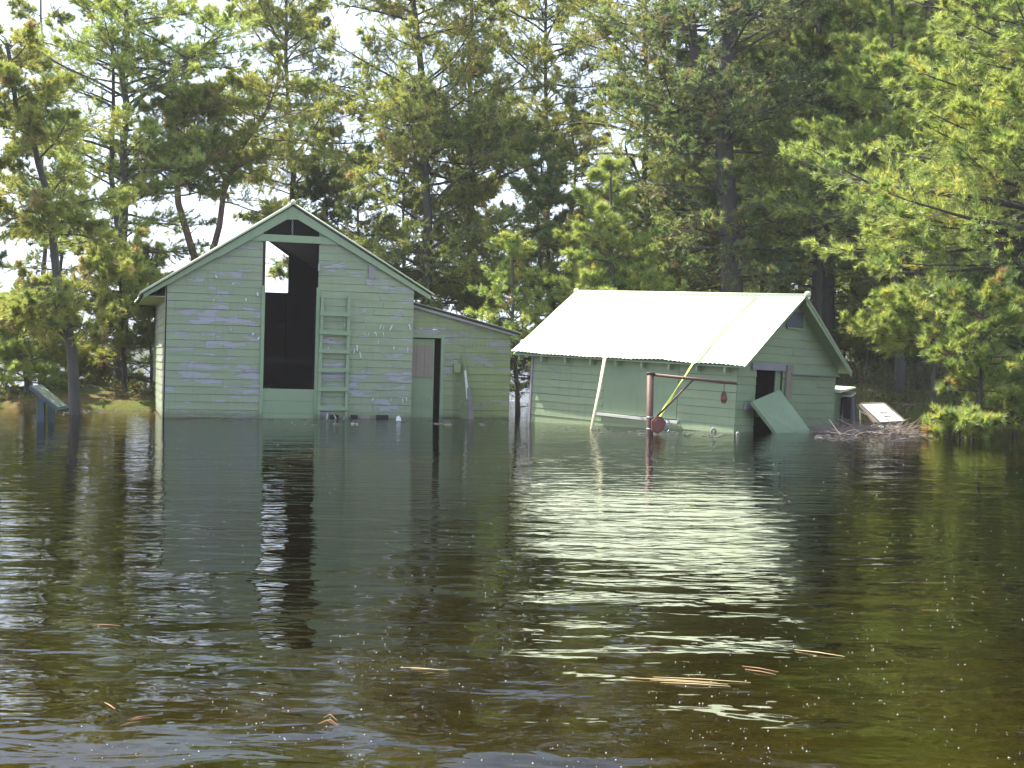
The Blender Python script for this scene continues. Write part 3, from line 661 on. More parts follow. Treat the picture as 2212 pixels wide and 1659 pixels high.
# tie-down straps over the roof
def roofpt(x, t, lift=.02):   # t 0 ridge..1 eave on the front slope
    y = SW / 2 + (-SOE - SW / 2) * t; return np.array([x, y, SHR + (ez - SHR) * t + lift])
def strap(name, pts, w, th, mt, wid, label, cat):
    b = MB(); n = len(pts); P = [np.array(p) for p in pts]; O_ = P[-1].copy(); vs = []; fs = []
    for i, p in enumerate(P):
        d = P[min(i + 1, n - 1)] - P[max(i - 1, 0)]; d /= np.linalg.norm(d); ww = wid[i]; s = ww / 2 * (w[i] if hasattr(w, '__len__') else w)
        nn = np.cross(ww, d); nn /= np.linalg.norm(nn)
        for (a_, c2) in ((-1, 0), (1, 0), (1, 1), (-1, 1)): vs.append(p + s * a_ + nn * th * c2 - O_)
    for i in range(n - 1):
        for j in range(4): fs.append((i * 4 + j, i * 4 + (j + 1) % 4, i * 4 + 4 + (j + 1) % 4, i * 4 + 4 + j))
    fs += [(3, 2, 1, 0), tuple((n - 1) * 4 + j for j in range(4))]
    o = b.add(vs, fs).build(name, mt); o.location = O_; return tag(o, label, cat)
# yellow strap
def roofhit(px, py):
    o = FS.M.T @ (CAM - FS.O); d = FS.M.T @ ray(px, py)
    n = np.array([0, -sl, 1.]); c0 = np.array([0, -SOE, ez]); t = ((c0 - o) @ n) / (d @ n); return o + d * t
ra, rb, rc = roofhit(1633, 643), roofhit(1550, 730), roofhit(1503, 783)
wx = FS.M @ np.array([1., 0, 0]); lift = np.array([0, -.012, .018])
P0 = toW(FS, ra + lift * .9); P1 = toW(FS, rb + lift); P2 = toW(FS, rc + lift + np.array([0, -.03, .0]))
pole_b = water_pt(1405, 938); PEND = at(1421, 905, pole_b[1] - .02)
mid = [P2 + (PEND - P2) * t for t in (.25, .5, .75)]
tw = lambda a: wx * math.cos(a) + np.array([0, -.5, .86]) * math.sin(a)
strap('tie_down_strap', [P0, P1, P2] + mid + [PEND], [.034, .034, .038, .05, .05, .05, .05], .004, M_STRAPY, [wx, wx, wx, tw(.7), tw(1.5), tw(2.4), tw(2.9)], 'yellow-green ratchet strap pulled over the shed roof down to the rusty winch', 'strap')
ra, rc = roofhit(1336, 741), roofhit(1311, 773)
P0 = toW(FS, ra + lift); P2 = toW(FS, rc + lift + np.array([0, -.03, 0])); PE = water_pt(1277, 927)
PE2 = PE + (PE - P2) * .25
P2 = toW(FS, rc + np.array([0, -.045, .03])); po = MB().tube([tuple(P2 + (P2 - PE) * .01 - PE2), tuple((P2 + PE) / 2 + np.array([.012, 0, 0]) - PE2), (0, 0, 0)], [.026, .028, .024], 8).build('leaning_pole', M_STRAPP, None, True); po.location = PE2
tag(po, 'pale peeled pole leaning from the water up against the shed eave', 'pole')

# fallen door leaning at the gable doorway
fd = [Q(1684.5, 841.5, .04), Q(1624.5, 867, .10)]
bl = water_pt(1677, 935); br = water_pt(1753, 934)
c1, c2 = toW(FS, fd[1]), toW(FS, fd[0])
b1 = bl + (bl - c1) * .25; b2 = br + (br - c2) * .25
n = np.cross(c2 - c1, b1 - c1); n /= np.linalg.norm(n)
if n @ (CAM - c1) > 0: n = -n
fallen = MB().prism([np.zeros(3), c2 - c1, b2 - c1, b1 - c1], n * .05).build('fallen_door', M_FALLEN); fallen.location = c1
tag(fallen, 'plain green door fallen aslant across the shed gable doorway, lower end in the water', 'door')

# ------------------------------------------------------------------ rusty davit crane
D0 = pole_b[1]
base = at(1405, 938, D0); base[2] = 0
crane = empty('davit_crane', Matrix.Translation(Vector((base[0], base[1], 0))), 'rusty red pipe crane with side boom and hand winch in front of the shed', 'crane')
lc = lambda px, py, dy=0: at(px, py, D0 + dy) - np.array([base[0], base[1], 0])
t_ = lc(1405, 806); bt = lc(1404, 938)
MB().tube([(bt[0], 0, -.9), (t_[0], 0, t_[2])], .048, 16).build('post', M_RUST, crane, True)
MB().tube([(t_[0], 0, t_[2] - .01), (t_[0], 0, t_[2] + .012)], .058, 16).build('post_cap', M_RUST, crane, True)
e_ = lc(1591, 828, -.3); s_ = lc(1408, 809)
MB().tube([tuple(s_), tuple(e_)], .021, 12).build('boom', M_RUST, crane, True)
b1_, b2_ = lc(1414, 905), s_ + (e_ - s_) * ((1500 - 1408) / 183.)
MB().tube([tuple(b1_), tuple(b2_)], .014, 10).build('brace', M_RUST, crane, True)
# winch housing, hexagonal
hc = lc(1421, 918, -.07)
poly6 = [(x * 1.3, z * 1.25) for x, z in [(-.065, -.07), (-.07, .045), (-.02, .10), (.045, .09), (.085, .03), (.06, -.05), (.0, -.10)]]
hs = MB().prism([(hc[0] + a_, hc[1] - .04, hc[2] + b_) for a_, b_ in poly6], (0, .09, 0)).build('winch_housing', M_RUSTR, crane, bevel=.008)
poly5 = [(x * .72, z * .72) for x, z in poly6]
MB().prism([(hc[0] + a_, hc[1] - .052, hc[2] + b_) for a_, b_ in poly5], (0, .011, 0)).build('cover_plate', M_RUSTR, hs, bevel=.004)
for z_ in (.10, -.06): MB().tube([(bt[0], 0, hc[2] + z_ - .012), (bt[0], 0, hc[2] + z_ + .012)], .053, 16).build('clamp', M_STEEL, crane, True)
wc = lc(1440, 920, -.03); rr = .088
whl = MB().tube([(wc[0] + rr * .55 * math.cos(t), wc[1] + .05 * math.cos(t), wc[2] + rr * math.sin(t)) for t in np.linspace(0, 2 * math.pi, 33)], .007, 8, False).build('hand_wheel', M_STEEL, crane, True)
for k in range(3):
    t = k * math.pi / 3 + .4
    MB().tube([(wc[0] - rr * .55 * math.cos(t), wc[1] - .05 * math.cos(t), wc[2] - rr * math.sin(t)), (wc[0] + rr * .55 * math.cos(t), wc[1] + .05 * math.cos(t), wc[2] + rr * math.sin(t))], .005, 6).build('spoke', M_STEEL, whl, True)
MB().tube([(hc[0] + .06, hc[1] + .03, hc[2]), tuple(wc)], .012, 8).build('axle', M_STEEL, crane, True)
# pulley block hanging at the boom end
pb = at(1564, 826, D0 - .26)
pul = empty('pulley_block', Matrix.Translation(Vector(pb)), 'rusty pulley block hanging from the crane boom', 'pulley')
MB().tube([(0, 0, 0), (.004, 0, -.06), (0, 0, -.13)], .006, 6).build('hook', M_RUST, pul)
MB().prism([(-.022, -.02, -.12), (.022, -.02, -.12), (.042, -.02, -.2), (.034, -.02, -.27), (-.034, -.02, -.27), (-.042, -.02, -.2)], (0, .008, 0)).build('cheek', M_RUST, pul, bevel=.003)
MB().prism([(-.022, .014, -.12), (.022, .014, -.12), (.042, .014, -.2), (.034, .014, -.27), (-.034, .014, -.27), (-.042, .014, -.2)], (0, .008, 0)).build('cheek', M_RUST, pul, bevel=.003)
MB().tube([(0, -.028, -.225), (0, .028, -.225)], .046, 18)  .build('sheave', M_RUSTR, pul, True)
MB().tube([(.034 * math.cos(t), 0, -.235 + .05 * math.sin(t)) for t in np.linspace(math.pi, 2 * math.pi, 9)], .007, 6).build('shackle', M_RUST, pul)

# ------------------------------------------------------------------ dark broken stump / box by the shed
sb = water_pt(1833, 922); Ds = sb[1]
st = empty('tarred_box', Matrix.Translation(Vector((sb[0], sb[1], 0))), 'black tarred tapering wooden box with a pale board lid beside the shed corner', 'box')
ls = lambda px, py, dy=0: at(px, py, Ds + dy) - np.array([sb[0], sb[1], 0])
q = [ls(1805, 930, 0), ls(1838, 933, -.22), ls(1860, 925, .12), ls(1828, 920, .3)]
u = [ls(1811, 857, .03), ls(1838, 858, -.14), ls(1848, 852, .12), ls(1824, 852, .25)]
for a_ in q: a_[2] = -.4
for i in range(4):
    j = (i + 1) % 4; nb = 3
    for k in range(nb):
        a0, a1 = k / nb + .012, (k + 1) / nb - .012
        c0, c1_, c2_, c3_ = q[i] + (q[j] - q[i]) * a0, q[i] + (q[j] - q[i]) * a1, u[i] + (u[j] - u[i]) * a1, u[i] + (u[j] - u[i]) * a0
        c2_ = c2_ + np.array([0, 0, random.uniform(-.03, 0)]); nn = np.cross(c1_ - c0, c3_ - c0); nn /= np.linalg.norm(nn)
        MB().prism([c0, c1_, c2_, c3_], nn * random.uniform(-.03, -.02)).build('stave', M_OLDGREY if (i == 1 and k == 1) else M_TAR, st)
cu = sum(u) / 4
cq = sum(q) / 4
MB().hexa([tuple(cq + (a_ - cq) * .93) for a_ in q] + [tuple(cu + (a_ - cu) * .93 - np.array([0, 0, .02])) for a_ in u]).build('core', M_TAR, st)
MB().prism([cu + (a_ - cu) * 1.06 + np.array([0, 0, .005]) for a_ in u], (0, 0, .02)).build('lid', M_SILL, st)
MB().prism([cu + (a_ - cu) * .8 + np.array([.02, 0, .026]) for a_ in u], (0, 0, .02)).build('lid_board', M_PLY, st)

# ------------------------------------------------------------------ slanted interpretive sign (right)
sp = water_pt(1905, 914); Dg = sp[1]
sg = empty('fallen_sign', Matrix.Translation(Vector((sp[0], sp[1], 0))), 'white faced interpretive sign in a brown frame, leaning low over the flood water', 'sign')
lg = lambda px, py, dy=0: at(px, py, Dg + dy) - np.array([sp[0], sp[1], 0])
A, B2, C2, D2 = lg(1903, 911, -.1), lg(1952, 908, -.02), lg(1910, 872, .45), lg(1862, 873, .4)
nn = np.cross(B2 - A, D2 - A); nn /= np.linalg.norm(nn)
MB().prism([A, B2, C2, D2], -nn * .012).build('sign_face', M_SIGNW, sg)
def edge(p, q_, w=.02, t=.03, nm='frame_rail'):
    d = (q_ - p) / np.linalg.norm(q_ - p); s = np.cross(nn, d); return MB().prism([p - s * w - nn * t * .7, q_ - s * w - nn * t * .7, q_ + s * w * 0 - nn * t * .7, p - nn * t * .7], nn * t).build(nm, M_SIGNF, sg)
c4 = (A + B2 + C2 + D2) / 4
for p_, q_ in ((A, B2), (B2, C2), (C2, D2), (D2, A)): edge(p_ + (p_ - c4) * .05, q_ + (q_ - c4) * .05)
# support panel (brown side) and lettering
MB().prism([A + nn * -.02, D2 - nn * .02, lg(1855, 872, .4), lg(1888, 912, -.1)], (0.0, .01, -.03)).build('back_board', M_SIGNF, sg)
def uv(s_, t__): return A + (B2 - A) * s_ + (D2 - A) * t__ + nn * .002
rl = random.Random(3)
for (t__, s0_, n_l, w_, h_) in ((.42, .34, 7, .034, .13), (.22, .38, 6, .034, .11), (.60, .42, 5, .02, .04), (.08, .30, 9, .018, .03), (.80, .55, 4, .02, .04)):
    for k in range(n_l):
        a0 = s0_ + k * w_ * 1.45; hh = h_ * rl.uniform(.55, 1)
        MB().prism([uv(a0, t__), uv(a0 + w_, t__), uv(a0 + w_ * rl.uniform(.4, 1), t__ + hh), uv(a0, t__ + hh)], nn * .002).build('letter', M_INK, sg)
wst = water_pt(1858, 913)
rod = empty('bent_stay', Matrix.Translation(Vector((wst[0], wst[1], 0))), 'thin bent metal stay between the tarred box and the fallen sign', 'stay')
lw = lambda px, py: at(px, py, wst[1]) - np.array([wst[0], wst[1], 0])
MB().tube([tuple(lw(1845, 866)), tuple(lw(1857, 886))], .008, 6).build('rod', M_GREY, rod)
MB().tube([tuple(lw(1858, 886)), tuple(lw(1859, 915))], .011, 6).build('rod', M_SILL, rod)
MB().tube([tuple(lw(1857, 888)), tuple(lw(1872, 896))], .012, 6).build('rod', M_SILL, rod)

# ------------------------------------------------------------------ interpretive sign on post (left)
lp = water_pt(97, 912); Dl = lp[1]
lsn = empty('lectern_sign', Matrix.Translation(Vector((lp[0], lp[1], 0))), 'dark slate lectern sign with a slanted printed panel standing in the water', 'sign')
ll = lambda px, py, dy=0: at(px, py, Dl + dy) - np.array([lp[0], lp[1], 0])
a_, b_ = ll(82, 912), ll(98, 912)
ztop = ll(90, 850)[2]
MB().box(a_[0], b_[0] + .0, -.06, .0, -.9, ll(90, 862)[2]).build('post', M_SLATE, lsn, bevel=.004)
a2, b2 = ll(101, 912), ll(113, 912)
MB().box(a2[0], b2[0], .05, .12, -.9, ll(105, 878)[2]).build('post', M_SLATE, lsn, bevel=.004)
T0, T1 = ll(72, 833), ll(134, 884)
d = (T1 - T0) / np.linalg.norm(T1 - T0); up_ = np.array([d[2] * -1, 0, d[0]]); up_ = up_ if up_[2] > 0 else -up_
q4 = [T0 + np.array([0, -.13, 0]), T1 + np.array([0, -.13, 0]), T1 + np.array([.03, .26, .015]), T0 + np.array([.03, .26, .015])]
MB().prism(q4, -up_ * .05).build('panel_frame', M_SLATE, lsn, bevel=.004)
c4 = sum(q4) / 4
q5 = [c4 + (p_ - c4) * .86 + up_ * .003 for p_ in q4]
MB().prism(q5, up_ * .005).build('printed_panel', M_PRINT, lsn)

# ------------------------------------------------------------------ trees
def norm(v): return v / (np.linalg.norm(v, axis=-1, keepdims=True) + 1e-9)
def tubes(P, Rd, s):
    """P (B,n,3), Rd (B,n) -> verts, quads"""
    B_, n_ = P.shape[:2]
    d = np.empty_like(P); d[:, 1:-1] = P[:, 2:] - P[:, :-2]; d[:, 0] = P[:, 1] - P[:, 0]; d[:, -1] = P[:, -1] - P[:, -2]; d = norm(d)
    ref = np.where(np.abs(d[..., 2:3]) > .9, np.array([1., 0, 0]), np.array([0, 0, 1.])); a = norm(np.cross(d, ref)); b = np.cross(d, a)
    t = np.arange(s) * 2 * np.pi / s
    v = P[:, :, None] + Rd[:, :, None, None] * (a[:, :, None] * np.cos(t)[None, None, :, None] + b[:, :, None] * np.sin(t)[None, None, :, None])
    base = (np.arange(B_) * n_ * s)[:, None, None] + (np.arange(n_ - 1) * s)[None, :, None]; j = np.arange(s)[None, None]
    j2 = (j + 1) % s; f = np.stack([base + j, base + j2, base + s + j2, base + s + j], -1).reshape(-1, 4)
    return v.reshape(-1, 3), f
class Cloud:
    def __init__(s): s.v = []; s.f4 = []; s.f3 = []; s.m4 = []; s.n = 0; s.c = []
    def quads(s, v, f, mi): s.v.append(v); s.f4.append(f + s.n); s.m4.append(np.full(len(f), mi)); s.n += len(v); s.c.append(np.full((len(v), 3), .1))
    def tris(s, v, f, c): s.v.append(v); s.f3.append(f + s.n); s.n += len(v); s.c.append(c)
    def mesh(s, name, mats, tri_mat):
        v = np.concatenate(s.v); f4 = np.concatenate(s.f4) if s.f4 else np.zeros((0, 4), int); f3 = np.concatenate(s.f3) if s.f3 else np.zeros((0, 3), int)
        me = bpy.data.meshes.new(name); me.vertices.add(len(v)); me.vertices.foreach_set('co', v.astype(np.float32).ravel())
        me.loops.add(f4.size + f3.size); me.polygons.add(len(f4) + len(f3))
        me.loops.foreach_set('vertex_index', np.concatenate([f4.ravel(), f3.ravel()]).astype(np.int32))
        me.polygons.foreach_set('loop_start', np.concatenate([np.arange(len(f4)) * 4, f4.size + np.arange(len(f3)) * 3]).astype(np.int32))
        for m_ in mats: me.materials.append(m_)
        mi = np.concatenate([(np.concatenate(s.m4) if s.m4 else np.zeros(0)), np.full(len(f3), tri_mat)])
        me.polygons.foreach_set('material_index', mi.astype(np.int32)); me.update(calc_edges=True)
        if tri_mat is not None and s.f3:
            at_ = me.attributes.new('tint', 'FLOAT_COLOR', 'POINT'); c = np.concatenate(s.c); at_.data.foreach_set('color', np.concatenate([c, np.ones((len(c), 1))], 1).astype(np.float32).ravel())
        return me
def interp_poly(P, s):
    """P (n,3) s in 0..1 array -> points"""
    x = s * (len(P) - 1); i = np.clip(x.astype(int), 0, len(P) - 2); t = (x - i)[:, None]; return P[i] * (1 - t) + P[i + 1] * t
def tufts(cl, g, pos, dr, Ln, Wn, K, spread, col):
    n_ = len(pos); p = np.repeat(pos, K, 0); d = np.repeat(dr, K, 0); r = norm(g.normal(size=(n_ * K, 3))); perp = norm(np.cross(d, r))
    a = g.uniform(.15, spread, (n_ * K, 1)); nd = d * np.cos(a) + perp * np.sin(a); L_ = Ln * g.uniform(.7, 1.25, (n_ * K, 1))
    w = norm(np.cross(nd, norm(g.normal(size=(n_ * K, 3))))) * Wn / 2
    p = p + d * g.uniform(-.5, .5, (n_ * K, 1)) * Ln * .6
    v = np.stack([p - w, p + w, p + nd * L_], 1).reshape(-1, 3); f = np.arange(len(v)).reshape(-1, 3)
    c = np.repeat(col, K, 0) * g.uniform(.75, 1.25, (n_ * K, 1)); cl.tris(v, f, np.repeat(c, 3, 0))
SPEC = {
    'jack': dict(L=.078, W=.0105, K=9, spread=1.25, cols=[(.28, .32, .09), (.35, .36, .11), (.19, .25, .08), (.36, .28, .14)], pr=[.50, .29, .17, .04], up=.10, wob=.24, sub=15, tw=8, tn=5, p0=(-.2, .45), twig=.0034, droop=-.05),
    'white': dict(L=.105, W=.0105, K=11, spread=.95, cols=[(.29, .36, .11), (.35, .41, .125), (.19, .28, .085), (.40, .39, .11)], pr=[.45, .30, .18, .07], up=.45, wob=.10, sub=15, tw=5, tn=4, p0=(.0, .35), twig=.003, droop=.25),
    'dark': dict(L=.092, W=.0130, K=9, spread=1.0, cols=[(.16, .23, .10), (.21, .27, .10), (.26, .28, .11), (.24, .20, .12)], pr=[.4, .32, .22, .06], up=.2, wob=.15, sub=13, tw=6, tn=3, p0=(-.1, .3), twig=.004, droop=.1),
    'yellow': dict(L=.095, W=.0100, K=12, spread=.95, cols=[(.28, .35, .10), (.35, .38, .11), (.21, .29, .09), (.38, .27, .12)], pr=[.40, .26, .29, .05], up=.45, wob=.14, sub=9, tw=4, tn=4, p0=(.0, .5), twig=.003, droop=.2),
}
def grow(seed, trunk, r0, r1, spec, c0, Lmax, nb, prof='round', az=None, dead=8, extra=(), c1=1.0, dens=1.0, tuftscale=1.0, bark=M_BARKD):
    """trunk: (n,3) local points from base to top; returns (trunk mesh, crown mesh)"""
    g = np.random.default_rng(seed); sp = SPEC[spec]
    T = np.array(trunk, float); nT = 14; s = np.linspace(0, 1, nT)
    # smooth resample
    seg = np.r_[0, np.cumsum(np.linalg.norm(np.diff(T, axis=0), axis=1))]; seg /= seg[-1]
    T = np.stack([np.interp(s, seg, T[:, k]) for k in range(3)], 1); Hh = np.linalg.norm(np.diff(T, axis=0), axis=1).sum()
    T[1:-1] += g.normal(size=(nT - 2, 3)) * Hh * .003
    tr = Cloud(); cr_ = Cloud(); rad = r0 + (r1 - r0) * s ** .9; rad[0] *= 1.35
    v, f = tubes(T[None], rad[None], 10); tr.quads(v, f, 0)
    for (E, ra_, rb_) in extra:   # extra limbs given as polylines
        E = np.array(E, float); sg_ = np.r_[0, np.cumsum(np.linalg.norm(np.diff(E, axis=0), axis=1))]; sg_ /= sg_[-1]; s8 = np.linspace(0, 1, 8)
        E = np.stack([np.interp(s8, sg_, E[:, k]) for k in range(3)], 1); v, f = tubes(E[None], (ra_ + (rb_ - ra_) * s8)[None], 8); tr.quads(v, f, 0)
    # first order branches
    def branches(Tr, n_, lo, hi, Lm, alive=True, azf=None):
        tt = np.sort(g.uniform(lo, hi, n_)); u = (tt - lo) / (hi - lo + 1e-6); P0_ = interp_poly(Tr, tt)
        azm = (np.arange(n_) * 2.39996 + g.uniform(-.5, .5, n_)) if azf is None else azf(g, n_)
        if prof == 'round': pf = np.sqrt(np.clip(1 - (u - .35) ** 2 / .50, .12, 1))
        elif prof == 'cone': pf = (1 - u) ** .8 + .12
        else: pf = .35 + .65 * np.sin(np.pi * np.clip(u * .8 + .15, 0, 1))
        Lb = Lm * pf * g.uniform(.6, 1.12, n_); n8 = 9
        pitch = g.uniform(sp['p0'][0], sp['p0'][1], n_) + u * .35
        pts = [P0_]; cur = P0_; dz = pitch.copy(); a_ = azm.copy()
        for k in range(n8 - 1):
            dz = dz + (sp['droop'] * .0 + (sp['up'] / n8) * (1 if k > 3 else -.8)) + g.normal(size=n_) * sp['wob'] * .35; a_ = a_ + g.normal(size=n_) * sp['wob'] * .4
            dd = np.stack([np.cos(a_) * np.cos(dz), np.sin(a_) * np.cos(dz), np.sin(dz)], 1); cur = cur + dd * (Lb / (n8 - 1))[:, None]; pts.append(cur)
        P = np.stack(pts, 1); sr = np.linspace(0, 1, n8)
        R_ = (.006 + .0115 * Lb)[:, None] * (1 - .86 * sr)[None]
        v, f = tubes(P, R_, 5); tr.quads(v, f, 0)
        return P, Lb
    sets = []
    sets.append(branches(T, nb, c0, c1, Lmax, azf=az))
    for (E, ra_, rb_) in extra:
        E = np.array(E, float); s8 = np.linspace(0, 1, 8); sg_ = np.r_[0, np.cumsum(np.linalg.norm(np.diff(E, axis=0), axis=1))]; sg_ /= sg_[-1]
        E = np.stack([np.interp(s8, sg_, E[:, k]) for k in range(3)], 1); sets.append(branches(E, max(8, nb // 3), .3, 1.0, Lmax * .75))
    if dead:
        P, Lb = branches(T, dead, .12, max(.2, c0 + .1), Lmax * .55)
        ti, sub = 4, P  # bare twigs
        m_ = 5; ss = g.uniform(.3, .95, (len(P), m_)); idx = np.repeat(np.arange(len(P)), m_)
        pp_ = np.array([interp_poly(P[i], np.array([q_]))[0] for i, q_ in zip(idx, ss.ravel())]); dd = norm(g.normal(size=pp_.shape) + np.array([0, 0, -.1])); ln = (Lb[idx] * .3)[:, None]
        PP = np.stack([pp_, pp_ + dd * ln * .5, pp_ + norm(dd + g.normal(size=dd.shape) * .3) * ln], 1); v, f = tubes(PP, np.tile([.006, .004, .002], (len(PP), 1)), 3); cr_.quads(v, f, 0)
    cols = np.array(sp['cols'])
    for (P, Lb) in sets:
        nb_ = len(P); m_ = sp['sub']; bi = np.repeat(np.arange(nb_), m_); sj = np.clip(np.tile(np.linspace(.22, 1.0, m_), nb_) + g.normal(size=nb_ * m_) * .03, .15, 1)
        x = sj * 8; i0 = np.clip(x.astype(int), 0, 7); t = (x - i0)[:, None]; pos = P[bi, i0] * (1 - t) + P[bi, i0 + 1] * t; bd = norm(P[bi, i0 + 1] - P[bi, i0])
        side = np.where(np.arange(nb_ * m_) % 2 == 0, 1., -1.) * g.uniform(.55, 1.15, nb_ * m_) * np.clip(1.15 - sj * .8, .3, 1)
        hor = norm(np.cross(bd, np.array([0, 0, 1.]))); vert = np.cross(hor, bd)
        sd = norm(bd * np.cos(side)[:, None] + hor * np.sin(side)[:, None] + vert * g.normal(size=(nb_ * m_, 1)) * (.25 + sp['wob']) + np.array([0, 0, .12 * sp['up']]))
        sl_ = np.clip(Lb[bi] * .42 * (1.15 - sj), .12, 1.1) * g.uniform(.6, 1.25, nb_ * m_)
        p1 = pos + sd * (sl_ * .5)[:, None]; sd2 = norm(sd + g.normal(size=sd.shape) * sp['wob'] * .6 + np.array([0, 0, .25 * sp['up']])); p2 = p1 + sd2 * (sl_ * .5)[:, None]
        PS = np.stack([pos, p1, p2], 1); v, f = tubes(PS, np.stack([sp['twig'] * 1.6 + sl_ * .004, np.full_like(sl_, sp['twig'] * 1.2), np.full_like(sl_, sp['twig'] * .6)], 1), 3); cr_.quads(v, f, 0)
        # twiglets
        k_ = sp['tw']; ti = np.repeat(np.arange(len(PS)), k_); tj = g.uniform(.25, 1.0, len(ti))[:, None]
        tp = np.where(tj < .5, PS[ti, 0] * (1 - tj * 2) + PS[ti, 1] * tj * 2, PS[ti, 1] * (2 - tj * 2) + PS[ti, 2] * (tj * 2 - 1))
        td = norm(sd2[ti] + g.normal(size=(len(ti), 3)) * (np.array([.9, .9, .8]) if spec == 'jack' else np.array([.6, .6, .45]))); tl = np.clip(sl_[ti] * (.5 if spec == 'jack' else .38), .06, .34) * g.uniform(.6, 1.3, len(ti))
        TE = tp + td * tl[:, None]; v, f = tubes(np.stack([tp, TE], 1), np.tile([sp['twig'] * .8, sp['twig'] * .45], (len(ti), 1)), 3); cr_.quads(v, f, 0)
        n3_ = sp['tn']; q_ = np.repeat(np.arange(len(ti)), n3_); fr = np.tile(np.linspace(.35, 1.0, n3_), len(ti))[:, None]
        tpz = tp[q_] * (1 - fr) + TE[q_] * fr; tdz = norm(td[q_] + g.normal(size=(len(q_), 3)) * .25 + np.array([0, 0, .15 + .2 * sp['up']]))
        # clumpiness: whole sub-branches can be nearly bare
        keepb = g.uniform(size=len(PS)) < (.87 if spec == 'jack' else .93); keep = keepb[ti][q_] & (g.uniform(size=len(q_)) < dens)
        ci = g.choice(len(cols), len(PS), p=sp['pr']); cc = cols[ci][ti][q_] * (.8 + .4 * g.uniform(size=(len(q_), 1)))
        tufts(cr_, g, tpz[keep], tdz[keep], sp['L'] * tuftscale, sp['W'] * tuftscale, sp['K'], sp['spread'], cc[keep])
    return tr.mesh('trunk', [bark], None if False else 0), cr_.mesh('crown', [M_TWIG if spec != 'jack' else M_DEAD if seed % 3 == 0 else M_TWIG, M_NEEDLE], 1)

def tree(pxs, D, name, label, spec, seed, r0=.12, r1=.02, height=None, bark=M_BARKD, extra=(), group='pines standing around the flooded sheds', cat='tree', **kw):
    pts = [at(x, y, D) for x, y in pxs]
    gz = float(ground_z(pts[0][0], D)); b = pts[0].copy(); b[2] = gz
    if pts[0][2] > gz + .05:
        d_ = pts[1] - pts[0]; b[0] = pts[0][0] - d_[0] / max(d_[2], .3) * (pts[0][2] - gz) * .5; pts = [b] + pts
    else: pts[0] = b
    b = b.copy(); b[2] = gz - .05; pts[0] = b
    if height and pts[-1][2] < height:
        d_ = pts[-1] - pts[-2]; d_ = d_ / np.linalg.norm(d_) * .5 + np.array([0, 0, .5]); d_ /= d_[2]; pts.append(pts[-1] + d_ * (height - pts[-1][2]))
    loc = pts[0]; T = [p - loc for p in pts]
    # give the trunk a little sway in depth
    ex = [([at(x, y, D + dy) - loc for x, y, dy in e[0]], e[1], e[2]) for e in extra]
    tm, cm = grow(seed, T, r0, r1, spec, extra=ex, bark=bark, **kw)
    e = empty(name, Matrix.Translation(Vector(loc)), label, cat, group)
    for nm, me in (('trunk', tm), ('crown', cm)):
        o = bpy.data.objects.new(nm, me); COL.objects.link(o); o.parent = e
    return e
def ccopy(e, loc, rz, sc, label=None, group=None):
    r = e.copy(); COL.objects.link(r); r.matrix_world = Matrix.Translation(Vector(loc)) @ Matrix.Rotation(rz, 4, 'Z') @ Matrix.Scale(sc, 4)
    if label: r['label'] = label
    if group: r['group'] = group
    for c in list(e.children):
        k = c.copy(); COL.objects.link(k); k.parent = r
    return r

T_ = {}
T_['lean'] = tree([(165, 885), (150, 760), (128, 600), (108, 450), (80, 330), (40, 230)], 22.6, 'pine_tree', 'thin dark pine leaning left behind the lectern sign', 'jack', 101, .10, .03, height=6.0, c0=.50, Lmax=1.4, nb=34, dead=12, extra=[([(146, 735, 0), (110, 700, -.2), (60, 690, -.3)], .025, .01)])
T_['tall_left'] = tree([(262, 860), (264, 480), (268, 200), (272, 0)], 29, 'pine_tree', 'tall straight two-stemmed pine, its long bough sweeping right against the sky', 'white', 102, .15, .04, height=9.1, c0=.36, Lmax=2.4, nb=60, prof='irr', dead=14, dens=.62, extra=[([(258, 520, 0), (240, 380, .2), (246, 200, .3), (240, 20, .3)], .07, .02), ([(272, 250, 0), (340, 170, -.2), (420, 120, -.3), (490, 50, -.3)], .05, .012)])
T_['thin'] = tree([(95, 860), (92, 400), (90, 100), (88, -40)], 36, 'pine_tree', 'thin pale-crowned pine rising behind the leaning one', 'jack', 103, .09, .02, height=9.6, c0=.5, Lmax=1.3, nb=22, dead=10)
T_['twist1'] = tree([(418, 700), (418, 555), (404, 500), (381, 440), (377, 360), (392, 290), (400, 250)], 29.5, 'pine_tree', 'crooked orange-barked pine rising over the left roof slope of the barn', 'jack', 104, .12, .05, height=6.6, bark=M_BARKO, c0=.70, Lmax=1.55, nb=22, dead=6, extra=[([(381, 365, 0), (400, 310, -.2), (425, 250, -.2), (430, 200, -.2)], .05, .02), ([(378, 400, 0), (330, 360, .1), (280, 350, .1)], .03, .01)])
T_['twist2'] = tree([(450, 700), (462, 545), (480, 470), (490, 390), (515, 335), (545, 290), (575, 250)], 30, 'pine_tree', 'crooked orange-barked pine forking right, nearest the barn peak', 'jack', 105, .11, .04, height=7.0, bark=M_BARKO, c0=.66, Lmax=1.65, nb=24, dead=8, extra=[([(490, 400, 0), (470, 360, .2), (440, 320, .2)], .03, .01)])
T_['apex'] = tree([(640, 700), (632, 400), (622, 200), (618, 0)], 33, 'pine_tree', 'olive pine standing directly behind the barn peak', 'jack', 106, .13, .03, height=9.8, c0=.45, Lmax=2.3, nb=60, prof='irr', dead=10)
